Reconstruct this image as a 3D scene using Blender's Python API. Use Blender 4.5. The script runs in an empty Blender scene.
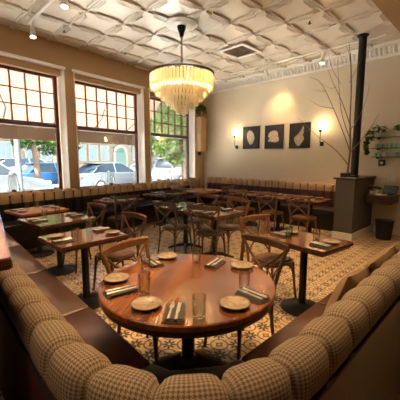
import bpy, math, random
from mathutils import Vector
random.seed(7)
scene = bpy.context.scene
col = scene.collection
PI = math.pi
H = 1.55            # eye height
XW = 7.25           # picture wall
ZC = 3.86           # ceiling
TH = math.atan(.142)                    # the storefront runs at an angle to the room
EW = (math.cos(TH), math.sin(TH)); NW = (-EW[1], EW[0]); OW = (0.0, 6.15)
def wpt(s, off=0.0, z=0.0):
    """a point along the window wall: s along it, off outwards"""
    return (OW[0]+EW[0]*s+NW[0]*off, OW[1]+EW[1]*s+NW[1]*off, z)

# ------------------------------------------------------------------ camera
cam_d = bpy.data.cameras.new('camera'); cam = bpy.data.objects.new('camera', cam_d); col.objects.link(cam)
cam_d.sensor_width = 36; cam_d.lens = 305/400*36; cam_d.clip_start = .02; cam_d.clip_end = 300
pitch = math.atan(40/305); yaw = math.radians(45.5)
fwd = Vector((math.cos(pitch)*math.cos(yaw), math.cos(pitch)*math.sin(yaw), -math.sin(pitch)))
cam.location = (0, 0, H); cam.rotation_euler = fwd.to_track_quat('-Z', 'Y').to_euler()
scene.camera = cam

# ------------------------------------------------------------------ world, sun, exposure
vs = scene.view_settings
vs.view_transform = 'Standard'; vs.look = 'None'; vs.gamma = 1; vs.use_curve_mapping = False; vs.exposure = 1.95
w = bpy.data.worlds.new('world'); scene.world = w; w.use_nodes = True
nt = w.node_tree; nt.nodes.clear()
sky = nt.nodes.new('ShaderNodeTexSky'); sky.sky_type = 'NISHITA'; sky.sun_disc = False
sky.sun_elevation = math.radians(48); sky.sun_rotation = math.radians(200); sky.air_density = 1.0; sky.dust_density = 2.5
bg = nt.nodes.new('ShaderNodeBackground'); bg.inputs[1].default_value = 0.36
wo = nt.nodes.new('ShaderNodeOutputWorld')
nt.links.new(sky.outputs[0], bg.inputs[0]); nt.links.new(bg.outputs[0], wo.inputs[0])
def light(name, kind, loc, energy, color=(1, 1, 1), rot=None, parent=None, **kw):
    d = bpy.data.lights.new(name, kind); d.energy = energy; d.color = color
    for k, v in kw.items(): setattr(d, k, v)
    o = bpy.data.objects.new(name, d); col.objects.link(o); o.location = loc
    if rot is not None: o.rotation_euler = rot
    if parent: o.parent = parent
    return o
def aim(frm, to): return (Vector(to)-Vector(frm)).to_track_quat('-Z', 'Y').to_euler()
light('sun', 'SUN', (0, 0, 30), 36, (1, .95, .86), aim((0, 0, 0), (.55, .12, -1)), angle=.02)
WARM = (1, .61, .28)
# unseen fill lights added behind the viewer to brighten the near side
for p in ((-1.2, 1.2, 2.9), (-1.4, 3.6, 2.9)):
    light('fill_light', 'POINT', p, 9, (1, .8, .56), shadow_soft_size=.18)

# ------------------------------------------------------------------ node helpers and materials
MATS = {}
def newmat(name):
    m = bpy.data.materials.new(name); m.use_nodes = True; MATS[name] = m
    return m, m.node_tree, m.node_tree.nodes['Principled BSDF']
def mixc(nt, fac, a, b):
    n = nt.nodes.new('ShaderNodeMix'); n.data_type = 'RGBA'
    if isinstance(fac, (int, float)): n.inputs[0].default_value = fac
    else: nt.links.new(fac, n.inputs[0])
    for i, c in ((6, a), (7, b)):
        if isinstance(c, tuple): n.inputs[i].default_value = (*c, 1)
        else: nt.links.new(c, n.inputs[i])
    return n.outputs[2]
def mth(nt, op, a, b=None, c=None):
    n = nt.nodes.new('ShaderNodeMath'); n.operation = op
    for i, v in enumerate((a, b, c)):
        if v is None: continue
        if isinstance(v, (int, float)): n.inputs[i].default_value = v
        else: nt.links.new(v, n.inputs[i])
    return n.outputs[0]
def coords(nt, kind='Object', scale=(1, 1, 1), rot=(0, 0, 0)):
    t = nt.nodes.new('ShaderNodeTexCoord'); mp = nt.nodes.new('ShaderNodeMapping')
    mp.inputs['Scale'].default_value = scale; mp.inputs['Rotation'].default_value = rot
    nt.links.new(t.outputs[kind], mp.inputs[0]); return mp.outputs[0]
def noise(nt, vec, scale, detail=3, rough=.55):
    n = nt.nodes.new('ShaderNodeTexNoise'); n.inputs['Scale'].default_value = scale
    n.inputs['Detail'].default_value = detail; n.inputs['Roughness'].default_value = rough
    nt.links.new(vec, n.inputs['Vector']); return n.outputs['Fac']
def ramp(nt, fac, stops):
    r = nt.nodes.new('ShaderNodeValToRGB'); nt.links.new(fac, r.inputs[0])
    el = r.color_ramp.elements
    while len(el) < len(stops): el.new(.5)
    for e_, (p, c) in zip(el, stops): e_.position = p; e_.color = (*c, 1)
    return r.outputs[0]
def bump(nt, b, h, strength=.2, dist=.01):
    n = nt.nodes.new('ShaderNodeBump'); n.inputs['Strength'].default_value = strength; n.inputs['Distance'].default_value = dist
    nt.links.new(h, n.inputs['Height']); nt.links.new(n.outputs[0], b.inputs['Normal'])
def plain(name, c, rough=.5, metal=0., var=.15, scale=6., bmp=0., coat=0., emit=None):
    m, nt, b = newmat(name)
    f = noise(nt, coords(nt), scale)
    nt.links.new(mixc(nt, f, tuple(x*(1-var) for x in c), tuple(min(1, x*(1+var)) for x in c)), b.inputs['Base Color'])
    b.inputs['Roughness'].default_value = rough; b.inputs['Metallic'].default_value = metal
    b.inputs['Coat Weight'].default_value = coat
    if bmp: bump(nt, b, noise(nt, coords(nt), scale*12), bmp)
    if emit: b.inputs['Emission Color'].default_value = (*emit[0], 1); b.inputs['Emission Strength'].default_value = emit[1]
    return m
def wood(name, c1, c2, c3, rough=.35, scale=1., coat=.0, axis=0, planks=0.):
    m, nt, b = newmat(name)
    sc = [9*scale]*3; sc[axis] = .7*scale
    v = coords(nt, 'Object', tuple(sc))
    f = noise(nt, v, 3.2, 6, .65)
    cc = ramp(nt, f, [(.3, c1), (.5, c2), (.72, c3)])
    if planks:
        t = nt.nodes.new('ShaderNodeTexCoord'); s = nt.nodes.new('ShaderNodeSeparateXYZ'); nt.links.new(t.outputs['Object'], s.inputs[0])
        k = mth(nt, 'FLOOR', mth(nt, 'DIVIDE', s.outputs[1 - axis], planks))
        wn = nt.nodes.new('ShaderNodeTexWhiteNoise'); wn.noise_dimensions = '1D'; nt.links.new(k, wn.inputs['W'])
        hv = nt.nodes.new('ShaderNodeHueSaturation'); nt.links.new(cc, hv.inputs['Color'])
        nt.links.new(mth(nt, 'MULTIPLY_ADD', wn.outputs['Value'], .7, .65), hv.inputs['Value']); cc = hv.outputs[0]
    nt.links.new(cc, b.inputs['Base Color'])
    b.inputs['Roughness'].default_value = rough; b.inputs['Coat Weight'].default_value = coat; b.inputs['Coat Roughness'].default_value = .1
    bump(nt, b, f, .08, .004)
    return m
def glassy(name, tint=(1, 1, 1), refl=.12, rough=.02):
    m = bpy.data.materials.new(name); m.use_nodes = True; nt = m.node_tree; nt.nodes.clear(); MATS[name] = m
    tr = nt.nodes.new('ShaderNodeBsdfTransparent'); tr.inputs[0].default_value = (*tint, 1)
    gl = nt.nodes.new('ShaderNodeBsdfGlossy'); gl.inputs['Roughness'].default_value = rough
    fr = nt.nodes.new('ShaderNodeFresnel'); fr.inputs[0].default_value = 1.45
    mx = nt.nodes.new('ShaderNodeMixShader'); out = nt.nodes.new('ShaderNodeOutputMaterial')
    nt.links.new(mth(nt, 'MULTIPLY_ADD', fr.outputs[0], .6, refl), mx.inputs[0])
    nt.links.new(tr.outputs[0], mx.inputs[1]); nt.links.new(gl.outputs[0], mx.inputs[2]); nt.links.new(mx.outputs[0], out.inputs[0])
    return m
def thin(name, c, refl, through, gloss=.1):
    """thin sheet that lets light through: diffuse + translucent + a little gloss"""
    m = bpy.data.materials.new(name); m.use_nodes = True; nt = m.node_tree; nt.nodes.clear(); MATS[name] = m
    d = nt.nodes.new('ShaderNodeBsdfDiffuse'); t = nt.nodes.new('ShaderNodeBsdfTranslucent'); g = nt.nodes.new('ShaderNodeBsdfGlossy')
    g.inputs['Roughness'].default_value = .12
    for n in (d, t):
        if isinstance(c, tuple): n.inputs[0].default_value = (*c, 1)
    m1 = nt.nodes.new('ShaderNodeMixShader'); m1.inputs[0].default_value = through
    m2 = nt.nodes.new('ShaderNodeMixShader'); m2.inputs[0].default_value = gloss
    out = nt.nodes.new('ShaderNodeOutputMaterial')
    nt.links.new(d.outputs[0], m1.inputs[1]); nt.links.new(t.outputs[0], m1.inputs[2])
    nt.links.new(m1.outputs[0], m2.inputs[1]); nt.links.new(g.outputs[0], m2.inputs[2]); nt.links.new(m2.outputs[0], out.inputs[0])
    return m, nt, d, t

plain('plaster', (.67, .595, .46), .85, var=.06, scale=1.3, bmp=.12)
plain('tan_wall', (.42, .265, .13), .6, var=.12, scale=2, bmp=.06)
plain('white_paint', (.82, .80, .75), .45, var=.04)
plain('ceiling_paint', (.77, .71, .61), .25, var=.05)
plain('back_wall', (.30, .2, .12), .8)
plain('window_red', (.085, .028, .018), .4, var=.2)
plain('grey_green', (.095, .095, .078), .5, var=.08)
plain('dark_cap', (.03, .022, .016), .4)
plain('black_metal', (.012, .012, .013), .4, .3)
plain('bronze', (.05, .035, .025), .4, .7)
plain('steel', (.55, .54, .52), .32, .7)
plain('leather_brown', (.07, .032, .02), .3, var=.3, scale=9, bmp=.1, coat=.25)
plain('leather_dark', (.025, .017, .018), .36, var=.3, scale=9, bmp=.1)
plain('leather_black', (.012, .011, .013), .3, var=.3, scale=9, bmp=.1)
plain('leather_maroon', (.085, .024, .026), .4, var=.3, scale=7, bmp=.1)
plain('napkin', (.05, .042, .034), .9, var=.35, scale=60)
plain('tan_cushion', (.24, .155, .08), .9, var=.2, scale=70, bmp=.2)
plain('houndstooth_lit', (.40, .26, .145), .9, var=.25, scale=60)  # wall bench houndstooth with warm light put into a plain tan
plain('station_blue', (.012, .028, .05), .45)
plain('grout', (.22, .16, .1), .9)
plain('concrete', (.6, .58, .54), .9, var=.12, scale=2)
plain('asphalt', (.03, .03, .032), .9, var=.2, scale=4)
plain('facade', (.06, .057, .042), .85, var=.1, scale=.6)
plain('facade_trim', (.09, .084, .068), .8)
plain('green_door', (.012, .042, .038), .5)
plain('far_glass', (.06, .09, .11), .15)
plain('bark', (.09, .06, .04), .9, bmp=.4)
plain('branch_bark', (.22, .14, .085), .8, var=.3, scale=20)
plain('post_green', (.004, .005, .005), .4)
plain('teal_glass', (.35, .62, .55), .15, var=.2)
plain('pale_ceramic', (.6, .62, .55), .3)
plain('terracotta', (.28, .10, .04), .8)
plain('plastic_white', (.7, .68, .62), .4)
plain('canvas_black', (.016, .016, .017), .7)
plain('shell', (.5, .4, .28), .7, var=.75, scale=22)
plain('vent_grey', (.22, .19, .15), .6)
plain('tyre', (.015, .015, .015), .8)
plain('car_glass', (.006, .012, .018), .35)
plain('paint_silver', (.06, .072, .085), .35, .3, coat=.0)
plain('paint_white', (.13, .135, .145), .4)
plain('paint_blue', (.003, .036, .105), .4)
plain('paint_dark', (.05, .055, .06), .2, coat=1)
plain('red_paint', (.45, .03, .02), .4)
plain('pole_grey', (.03, .036, .04), .9)
plain('bulb_glow', (1, .8, .5), .5, emit=((1, .72, .38), 14))
plain('lens_glow', (1, .8, .5), .5, emit=((1, .75, .45), 12))
wood('table_wood', (.10, .032, .010), (.165, .055, .017), (.25, .095, .030), .2, 1.0, 1.0, 0, .11)
wood('edge_wood', (.02, .008, .005), (.035, .013, .007), (.05, .02, .01), .35)
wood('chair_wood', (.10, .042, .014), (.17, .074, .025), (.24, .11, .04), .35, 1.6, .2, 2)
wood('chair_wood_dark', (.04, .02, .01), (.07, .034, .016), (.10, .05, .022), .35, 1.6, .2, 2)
wood('table_wood_lit', (.22, .07, .02), (.33, .12, .035), (.42, .17, .05), .3, 1.0, .3, 0)  # table wood coloured more orange, standing for warm lamp light
wood('panel_wood', (.012, .005, .003), (.02, .008, .004), (.032, .014, .006), .4, .6, .2, 2)
wood('host_wood', (.03, .010, .006), (.055, .02, .011), (.08, .03, .016), .4)
wood('seat_rush', (.09, .045, .02), (.14, .07, .03), (.2, .11, .05), .4, 3)
glassy('pane_glass', (.97, .985, .98), .015)
glassy('tumbler_glass', (.965, .975, .965), .05)
glassy('green_glass', (.80, .93, .85), .06)
glassy('shelf_glass', (.45, .75, .62), .12)

# plates: speckled stoneware with a darker rim
m, nt, b = newmat('stoneware')
s = nt.nodes.new('ShaderNodeSeparateXYZ'); nt.links.new(coords(nt), s.inputs[0])
r_ = mth(nt, 'SQRT', mth(nt, 'ADD', mth(nt, 'POWER', s.outputs[0], 2), mth(nt, 'POWER', s.outputs[1], 2)))
rim = mth(nt, 'GREATER_THAN', r_, .082)
f = noise(nt, coords(nt), 45, 4)
base = ramp(nt, f, [(.35, (.14, .10, .06)), (.6, (.30, .24, .15))])
nt.links.new(mixc(nt, rim, base, (.12, .075, .04)), b.inputs['Base Color']); b.inputs['Roughness'].default_value = .3

# houndstooth cloth on UV (metres)
m, nt, b = newmat('houndstooth')
u = nt.nodes.new('ShaderNodeUVMap'); s = nt.nodes.new('ShaderNodeSeparateXYZ'); nt.links.new(u.outputs[0], s.inputs[0])
T = 8/.0135
ux = mth(nt, 'FLOOR', mth(nt, 'MULTIPLY', s.outputs[0], T)); uy = mth(nt, 'FLOOR', mth(nt, 'MULTIPLY', s.outputs[1], T))
a = mth(nt, 'LESS_THAN', mth(nt, 'FLOORED_MODULO', ux, 8), 4); c = mth(nt, 'LESS_THAN', mth(nt, 'FLOORED_MODULO', uy, 8), 4)
t = mth(nt, 'LESS_THAN', mth(nt, 'FLOORED_MODULO', mth(nt, 'ADD', ux, uy), 4), 2)
hd = mth(nt, 'ADD', mth(nt, 'MULTIPLY', a, t), mth(nt, 'MULTIPLY', c, mth(nt, 'SUBTRACT', 1, t)))
fz = noise(nt, coords(nt), 30)
nt.links.new(mixc(nt, hd, mixc(nt, fz, (.31, .24, .16), (.38, .30, .21)), mixc(nt, fz, (.10, .066, .042), (.13, .086, .055))), b.inputs['Base Color'])
b.inputs['Roughness'].default_value = .95
bump(nt, b, noise(nt, coords(nt), 260), .15, .002)

# patterned cement floor tile, period .2 m, from the place in the room
m, nt, b = newmat('cement_tile')
TS = .2
g = nt.nodes.new('ShaderNodeNewGeometry'); s = nt.nodes.new('ShaderNodeSeparateXYZ'); nt.links.new(g.outputs['Position'], s.inputs[0])
px = mth(nt, 'SUBTRACT', mth(nt, 'FLOORED_MODULO', mth(nt, 'DIVIDE', s.outputs[0], TS), 1), .5)
py = mth(nt, 'SUBTRACT', mth(nt, 'FLOORED_MODULO', mth(nt, 'DIVIDE', s.outputs[1], TS), 1), .5)
def rad(nt, x, y): return mth(nt, 'SQRT', mth(nt, 'ADD', mth(nt, 'MULTIPLY', x, x), mth(nt, 'MULTIPLY', y, y)))
rr = rad(nt, px, py); an = mth(nt, 'ARCTAN2', py, px)
petal = mth(nt, 'ABSOLUTE', mth(nt, 'COSINE', mth(nt, 'MULTIPLY', an, 4)))
flower = mth(nt, 'MULTIPLY', mth(nt, 'LESS_THAN', rr, mth(nt, 'MULTIPLY_ADD', petal, .22, .10)), mth(nt, 'GREATER_THAN', rr, .07))
ax = mth(nt, 'ABSOLUTE', px); ay = mth(nt, 'ABSOLUTE', py)
rc = rad(nt, mth(nt, 'SUBTRACT', .5, ax), mth(nt, 'SUBTRACT', .5, ay))
ring = mth(nt, 'LESS_THAN', mth(nt, 'ABSOLUTE', mth(nt, 'SUBTRACT', rc, .36)), .035)
dia = mth(nt, 'LESS_THAN', mth(nt, 'ADD', mth(nt, 'SUBTRACT', .5, ax), mth(nt, 'SUBTRACT', .5, ay)), .2)
cn = mth(nt, 'LESS_THAN', rc, .07)
nz = noise(nt, coords(nt, 'Object'), 9, 4)
cream = mixc(nt, nz, (.56, .43, .26), (.68, .54, .35))
c1 = mixc(nt, ring, cream, (.19, .082, .03))
c1 = mixc(nt, dia, c1, (.26, .125, .045)); c1 = mixc(nt, cn, c1, cream)
c1 = mixc(nt, flower, c1, (.05, .026, .014))
nt.links.new(c1, b.inputs['Base Color']); b.inputs['Roughness'].default_value = .3

# awning cloth: pale pink stripes, sun comes through it
m, nt, d, t = thin('awning_cloth', None, 1, .62, 0.)
s = nt.nodes.new('ShaderNodeSeparateXYZ'); nt.links.new(coords(nt, 'Object', (1, 1, 1), (0, 0, -TH)), s.inputs[0])
st = mth(nt, 'LESS_THAN', mth(nt, 'FLOORED_MODULO', mth(nt, 'MULTIPLY', s.outputs[0], 9), 1), .16)
cc = mixc(nt, st, (.50, .36, .305), (.36, .235, .19))
nt.links.new(cc, d.inputs[0]); nt.links.new(cc, t.inputs[0])
thin('valance_cloth', (.2, .165, .125), 1, .08, 0.)
thin('crystal', (.95, .86, .66), 1, .55, .14)
m, nt, d, t = thin('leaf', None, 1, .4, .06)
oi = nt.nodes.new('ShaderNodeNewGeometry')
cc = mixc(nt, oi.outputs['Random Per Island'], (.016, .055, .007), (.06, .125, .02)); nt.links.new(cc, d.inputs[0]); nt.links.new(cc, t.inputs[0])
m, nt, d, t = thin('houseplant_leaf', None, 1, .25, .1)
oi = nt.nodes.new('ShaderNodeNewGeometry')
cc = mixc(nt, oi.outputs['Random Per Island'], (.035, .09, .015), (.14, .2, .04)); nt.links.new(cc, d.inputs[0]); nt.links.new(cc, t.inputs[0])

# ------------------------------------------------------------------ mesh helpers
class MB:
    def __init__(s): s.v = []; s.f = []; s.uv = None
    def add(s, vs, fs):
        k = len(s.v); s.v += [tuple(p) for p in vs]; s.f += [tuple(i+k for i in f) for f in fs]; return s
    def box(s, c, d, rz=0., ch=0., axes=None):
        """box centred on c, size d, optional edge chamfer"""
        hx, hy, hz = d[0]/2, d[1]/2, d[2]/2
        if ch <= 0:
            pts = [(x, y, z) for z in (-hz, hz) for x, y in ((-hx, -hy), (hx, -hy), (hx, hy), (-hx, hy))]
            fs = [(3, 2, 1, 0), (4, 5, 6, 7), (0, 1, 5, 4), (1, 2, 6, 5), (2, 3, 7, 6), (3, 0, 4, 7)]
        else:
            ch = min(ch, hx*.9, hy*.9, hz*.9); pts = []; fs = []
            for z, k in ((-hz, ch), (-hz+ch, 0), (hz-ch, 0), (hz, ch)):
                a, bb = hx-k, hy-k; q = ch
                pts += [(-a+q, -bb, z), (a-q, -bb, z), (a, -bb+q, z), (a, bb-q, z), (a-q, bb, z), (-a+q, bb, z), (-a, bb-q, z), (-a, -bb+q, z)]
            for r in range(3):
                for i in range(8): fs.append((r*8+i, r*8+(i+1) % 8, r*8+8+(i+1) % 8, r*8+8+i))
            fs += [tuple(range(7, -1, -1)), tuple(range(24, 32))]
        cs, sn = math.cos(rz), math.sin(rz)
        if axes:
            X_, Y_, Z_ = axes
            pts = [tuple(c[i]+p[0]*X_[i]+p[1]*Y_[i]+p[2]*Z_[i] for i in range(3)) for p in pts]
        else: pts = [(c[0]+x*cs-y*sn, c[1]+x*sn+y*cs, c[2]+z) for x, y, z in pts]
        return s.add(pts, fs)
    def tube(s, pts, rad, n=8, flat=1.):
        P = [Vector(p) for p in pts]; k0 = len(s.v); N = len(P)
        rs = rad if isinstance(rad, (list, tuple)) else [rad]*N
        up = Vector((0, 0, 1)); prev = None
        for i, p in enumerate(P):
            t = (P[min(i+1, N-1)]-P[max(i-1, 0)]).normalized()
            if prev is None:
                a = t.cross(up)
                if a.length < .05: a = t.cross(Vector((1, 0, 0)))
            else: a = prev - t*prev.dot(t)
            a.normalize(); prev = a; bb = t.cross(a)
            for j in range(n):
                an = 2*PI*j/n; s.v.append(tuple(p+a*(math.cos(an)*rs[i])+bb*(math.sin(an)*rs[i]*flat)))
        for i in range(N-1):
            for j in range(n): s.f.append((k0+i*n+j, k0+i*n+(j+1) % n, k0+(i+1)*n+(j+1) % n, k0+(i+1)*n+j))
        s.f.append(tuple(k0+j for j in range(n-1, -1, -1))); s.f.append(tuple(k0+(N-1)*n+j for j in range(n)))
        return s
    def lathe(s, prof, n=24, c=(0, 0, 0), flute=None):
        k0 = len(s.v)
        for q, (r, z) in enumerate(prof):
            for j in range(n):
                an = 2*PI*j/n; k = 1.
                if flute: k = 1-flute[q]*(j % 2)
                s.v.append((c[0]+r*k*math.cos(an), c[1]+r*k*math.sin(an), c[2]+z))
        for i in range(len(prof)-1):
            for j in range(n): s.f.append((k0+i*n+j, k0+i*n+(j+1) % n, k0+(i+1)*n+(j+1) % n, k0+(i+1)*n+j))
        if prof[0][0] > 1e-4: s.f.append(tuple(k0+j for j in range(n-1, -1, -1)))
        if prof[-1][0] > 1e-4: s.f.append(tuple(k0+(len(prof)-1)*n+j for j in range(n)))
        return s
    def prism(s, poly, z0, z1, ch=0.):
        """poly counter-clockwise in plan, extruded, with the top edge rounded by ch"""
        n = len(poly); cx = sum(p[0] for p in poly)/n; cy = sum(p[1] for p in poly)/n; k0 = len(s.v)
        def ins(k):
            out = []
            for i in range(n):
                a, p, b_ = Vector(poly[i-1][:2]), Vector(poly[i][:2]), Vector(poly[(i+1) % n][:2])
                t = ((p-a).normalized()+(b_-p).normalized()); t = t.normalized() if t.length > 1e-6 else Vector((0, 0))
                out.append((p.x-t.y*k, p.y+t.x*k))
            return out
        L = [(0, z0), (0, z1)] if ch <= 0 else [(0, z0), (0, z1-ch), (ch*.3, z1-ch*.3), (ch, z1)]
        for k, z in L:
            for p in (ins(k) if k else poly): s.v.append((p[0], p[1], z))
        for r in range(len(L)-1):
            for i in range(n): s.f.append((k0+r*n+i, k0+r*n+(i+1) % n, k0+(r+1)*n+(i+1) % n, k0+(r+1)*n+i))
        s.f.append(tuple(k0+i for i in range(n-1, -1, -1))); s.f.append(tuple(k0+(len(L)-1)*n+i for i in range(n)))
        return s
    def sweep(s, prof, a, b_):
        """profile of (d, z) swept along the plan line a-b; d to the left of the line"""
        a = Vector(a); b_ = Vector(b_); t = (b_-a).normalized(); nrm = Vector((-t.y, t.x)); k0 = len(s.v); n = len(prof)
        for p in (a, b_):
            for d, z in prof: q = p+nrm*d; s.v.append((q.x, q.y, z))
        for i in range(n): s.f.append((k0+i, k0+(i+1) % n, k0+n+(i+1) % n, k0+n+i))
        s.f.append(tuple(k0+i for i in range(n-1, -1, -1))); s.f.append(tuple(k0+n+i for i in range(n)))
        return s
    def build(s, name, mat, parent=None, loc=(0, 0, 0), rz=0., smooth=False):
        me = bpy.data.meshes.new(name); me.from_pydata(s.v, [], s.f)
        if s.uv:
            l = me.uv_layers.new(name='UVMap')
            for lp in me.loops: l.data[lp.index].uv = s.uv[lp.vertex_index]
        me.update()
        if smooth:
            me.polygons.foreach_set('use_smooth', [True]*len(me.polygons))
            if smooth != 2:
                try: me.set_sharp_from_angle(angle=math.radians(40))
                except Exception: pass
        me.materials.append(MATS[mat])
        o = bpy.data.objects.new(name, me); col.objects.link(o); o.location = loc; o.rotation_euler = (0, 0, rz)
        if parent: o.parent = parent
        return o
def tag(o, label=None, cat=None, group=None, kind=None):
    if label: o['label'] = label
    if cat: o['category'] = cat
    if group: o['group'] = group
    if kind: o['kind'] = kind
    return o
def thing(name, label, cat, loc=(0, 0, 0), rz=0., group=None):
    o = bpy.data.objects.new(name, None); col.objects.link(o); o.location = loc; o.rotation_euler = (0, 0, rz); o.empty_display_size = .1
    return tag(o, label, cat, group)
def struct(o, label=None): return tag(o, label, None, None, 'structure')
def sempty(name, label):
    o = bpy.data.objects.new(name, None); col.objects.link(o); return tag(o, label, None, None, 'structure')
def copy_tree(o, parent=None):
    c = o.copy(); col.objects.link(c); c.parent = parent
    for ch in o.children: copy_tree(ch, c)
    return c
def inst(src, parent, loc, rz=0., scale=None):
    c = src.copy(); col.objects.link(c); c.parent = parent; c.location = loc; c.rotation_euler = (0, 0, rz)
    if scale: c.scale = scale
    return c
def smoothpts(pts, n=4):
    """Catmull-Rom through the points"""
    P = [Vector(p) for p in pts]; out = []
    for i in range(len(P)-1):
        p0, p1, p2, p3 = P[max(i-1, 0)], P[i], P[i+1], P[min(i+2, len(P)-1)]
        for k in range(n):
            t = k/n
            out.append(.5*((2*p1)+(p2-p0)*t+(2*p0-5*p1+4*p2-p3)*t*t+(3*p1-p0-3*p2+p3)*t**3))
    return out+[P[-1]]

# ================================================================== THE ROOM
XB, YB = -3.0, -3.0
SWIN = [(.70, 2.58), (2.78, 4.71), (4.90, 6.83)]     # the three openings along the window wall
SILL, HEAD = .90, 3.39
S1 = XW/EW[0]                                        # where window wall meets picture wall
def in_front_of_windows(x, y): return (x-OW[0])*NW[0]+(y-OW[1])*NW[1]   # <0 inside the room
def project(p):
    q = Vector(p)-Vector((0, 0, H)); R = Vector((math.sin(yaw), -math.cos(yaw), 0)); U = R.cross(fwd); d = q.dot(fwd)
    return (200+305*q.dot(R)/d, 200-305*q.dot(U)/d) if d > .05 else (-999, -999)

# floor: slab, 300 patterned tiles nearest the eye, the rest joined
corner = wpt(S1)
fl = MB().prism([(XB, YB), (XW, YB), (corner[0], corner[1]), wpt(-3.1)[:2]], -.12, -.008).build('floor', 'grout')
struct(fl, 'floor of patterned cream and brown cement tiles')
cells = []
for i in range(-15, 37):
    for j in range(-15, 37):
        x, y = (i+.5)*TS, (j+.5)*TS
        if x > XW-.1 or in_front_of_windows(x, y) > -.12: continue
        u = project((x, y, 0)); vis = -15 < u[0] < 415 and u[1] < 415 and x > .85 and y > .9
        cells.append((0 if vis else 1, math.hypot(x, y), x, y))
cells.sort()
tile0 = None; rest = MB()
k_ = TS/2-.0015
tile_mb = MB().add([(-k_, -k_, -.008), (k_, -k_, -.008), (k_, k_, -.008), (-k_, k_, -.008), (-k_, -k_, -.001), (k_, -k_, -.001), (k_, k_, -.001), (-k_, k_, -.001),
                    (-k_+.001, -k_+.001, 0), (k_-.001, -k_+.001, 0), (k_-.001, k_-.001, 0), (-k_+.001, k_-.001, 0)],
                   [(0, 1, 5, 4), (1, 2, 6, 5), (2, 3, 7, 6), (3, 0, 4, 7), (4, 5, 9, 8), (5, 6, 10, 9), (6, 7, 11, 10), (7, 4, 8, 11), (8, 9, 10, 11)])
for n, (vis, d, x, y) in enumerate(cells):
    if n < 300:
        if tile0 is None: tile0 = tile_mb.build('floor_tile', 'cement_tile', fl, (x, y, 0))
        else: inst(tile0, fl, (x, y, 0))
    else: rest.add([(a+x, b_+y, c) for a, b_, c in tile_mb.v], tile_mb.f)
tag(rest.build('floor_tile_field', 'cement_tile', fl), kind='stuff')

# walls
wp = MB()
tw = .32
def wbox(mb, s0, s1, o0, o1, z0, z1, ch=0.):
    c = wpt((s0+s1)/2, (o0+o1)/2, (z0+z1)/2); return mb.box(c, (s1-s0, o1-o0, z1-z0), TH, ch)
edges = [-3.2]+[e for sw in SWIN for e in sw]+[S1+.1]
for i in range(0, len(edges), 2): wbox(wp, edges[i], edges[i+1], 0, tw, SILL, HEAD)
wbox(wp, -3.2, S1+.1, 0, tw, HEAD, ZC+.1); wbox(wp, -3.2, S1+.1, 0, tw, -.12, SILL)
struct(wp.build('wall_window', 'tan_wall'), 'tan storefront wall with pillars between three large windows')
struct(MB().box((XW+.1, (YB+corner[1]+.5)/2, ZC/2), (.2, corner[1]+.5-YB, ZC+.3)).build('wall_picture', 'plaster'), 'beige plaster wall hung with pictures and sconces')
struct(MB().box((2.1, YB-.1, ZC/2), (10.6, .2, ZC+.3)).build('wall_back', 'back_wall'), 'brown wall behind the viewer')
struct(MB().box((XB-.1, 1.4, ZC/2), (.2, 9.2, ZC+.3)).build('wall_side', 'back_wall'), 'brown side wall behind the viewer')
# ceiling: slab with pressed metal tiles
cl = MB().box((2.1, 1.9, ZC+.08), (10.6, 10.2, .16)).build('ceiling', 'ceiling_paint')
struct(cl, 'pressed tin ceiling with ribbed square panels')
CT = .645
ct = MB(); hh = CT/2
ct.add([(-hh, -hh, 0), (-hh, hh, 0), (hh, hh, 0), (hh, -hh, 0)], [(0, 1, 2, 3)])
def frust(mb, cx, cy, ax, ay, bx, by, d):
    mb.add([(cx-ax, cy-ay, 0), (cx-ax, cy+ay, 0), (cx+ax, cy+ay, 0), (cx+ax, cy-ay, 0), (cx-bx, cy-by, -d), (cx-bx, cy+by, -d), (cx+bx, cy+by, -d), (cx+bx, cy-by, -d)],
           [(0, 1, 5, 4), (1, 2, 6, 5), (2, 3, 7, 6), (3, 0, 4, 7), (4, 5, 6, 7)])
def rib(mb, cx, cy, ax, ay, d):
    mb.add([(cx-ax, cy-ay, 0), (cx-ax, cy+ay, 0), (cx+ax, cy+ay, 0), (cx+ax, cy-ay, 0), (cx-ax*.8, cy-ay*.95, -d), (cx-ax*.8, cy+ay*.95, -d), (cx+ax*.8, cy+ay*.95, -d), (cx+ax*.8, cy-ay*.95, -d)] if ax < ay else
           [(cx-ax, cy-ay, 0), (cx-ax, cy+ay, 0), (cx+ax, cy+ay, 0), (cx+ax, cy-ay, 0), (cx-ax*.95, cy-ay*.8, -d), (cx-ax*.95, cy+ay*.8, -d), (cx+ax*.95, cy+ay*.8, -d), (cx+ax*.95, cy-ay*.8, -d)],
           [(0, 1, 5, 4), (1, 2, 6, 5), (2, 3, 7, 6), (3, 0, 4, 7), (4, 5, 6, 7)])
for off, wd, ln, dp in ((.014, .012, hh-.004, .03), (.062, .014, .2, .034)):
    rib(ct, hh-off, 0, wd, ln, dp); rib(ct, 0, hh-off, ln, wd, dp)
for off, wd, ln, dp in ((.03, .006, .2, .02), (.055, .005, .15, .018), (.078, .005, .13, .018)):
    rib(ct, -hh+off, 0, wd, ln, dp); rib(ct, 0, -hh+off, ln, wd, dp)
ct0 = None
for i in range(-12, 13):
    for j in range(-12, 13):
        x, y = 3.61+CT*(i+.5), 2.935+CT*(j+.5)
        if x > XW+.2 or y < 1.9 or x < .3 or x*math.cos(yaw)+y*math.sin(yaw) < 4.2: continue
        if in_front_of_windows(x, y) > .25: continue
        if ct0 is None: ct0 = ct.build('ceiling_tile', 'ceiling_paint', cl, (x, y, ZC-.002))
        else: inst(ct0, cl, (x, y, ZC-.002))
# dropped soffit over the near side
struct(MB().box((2.1, (1.57+YB)/2, ZC-.065), (10.2, 1.57-YB, .13)).build('trim_1', 'tan_wall'), 'tan dropped soffit along the near side of the ceiling')
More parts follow.
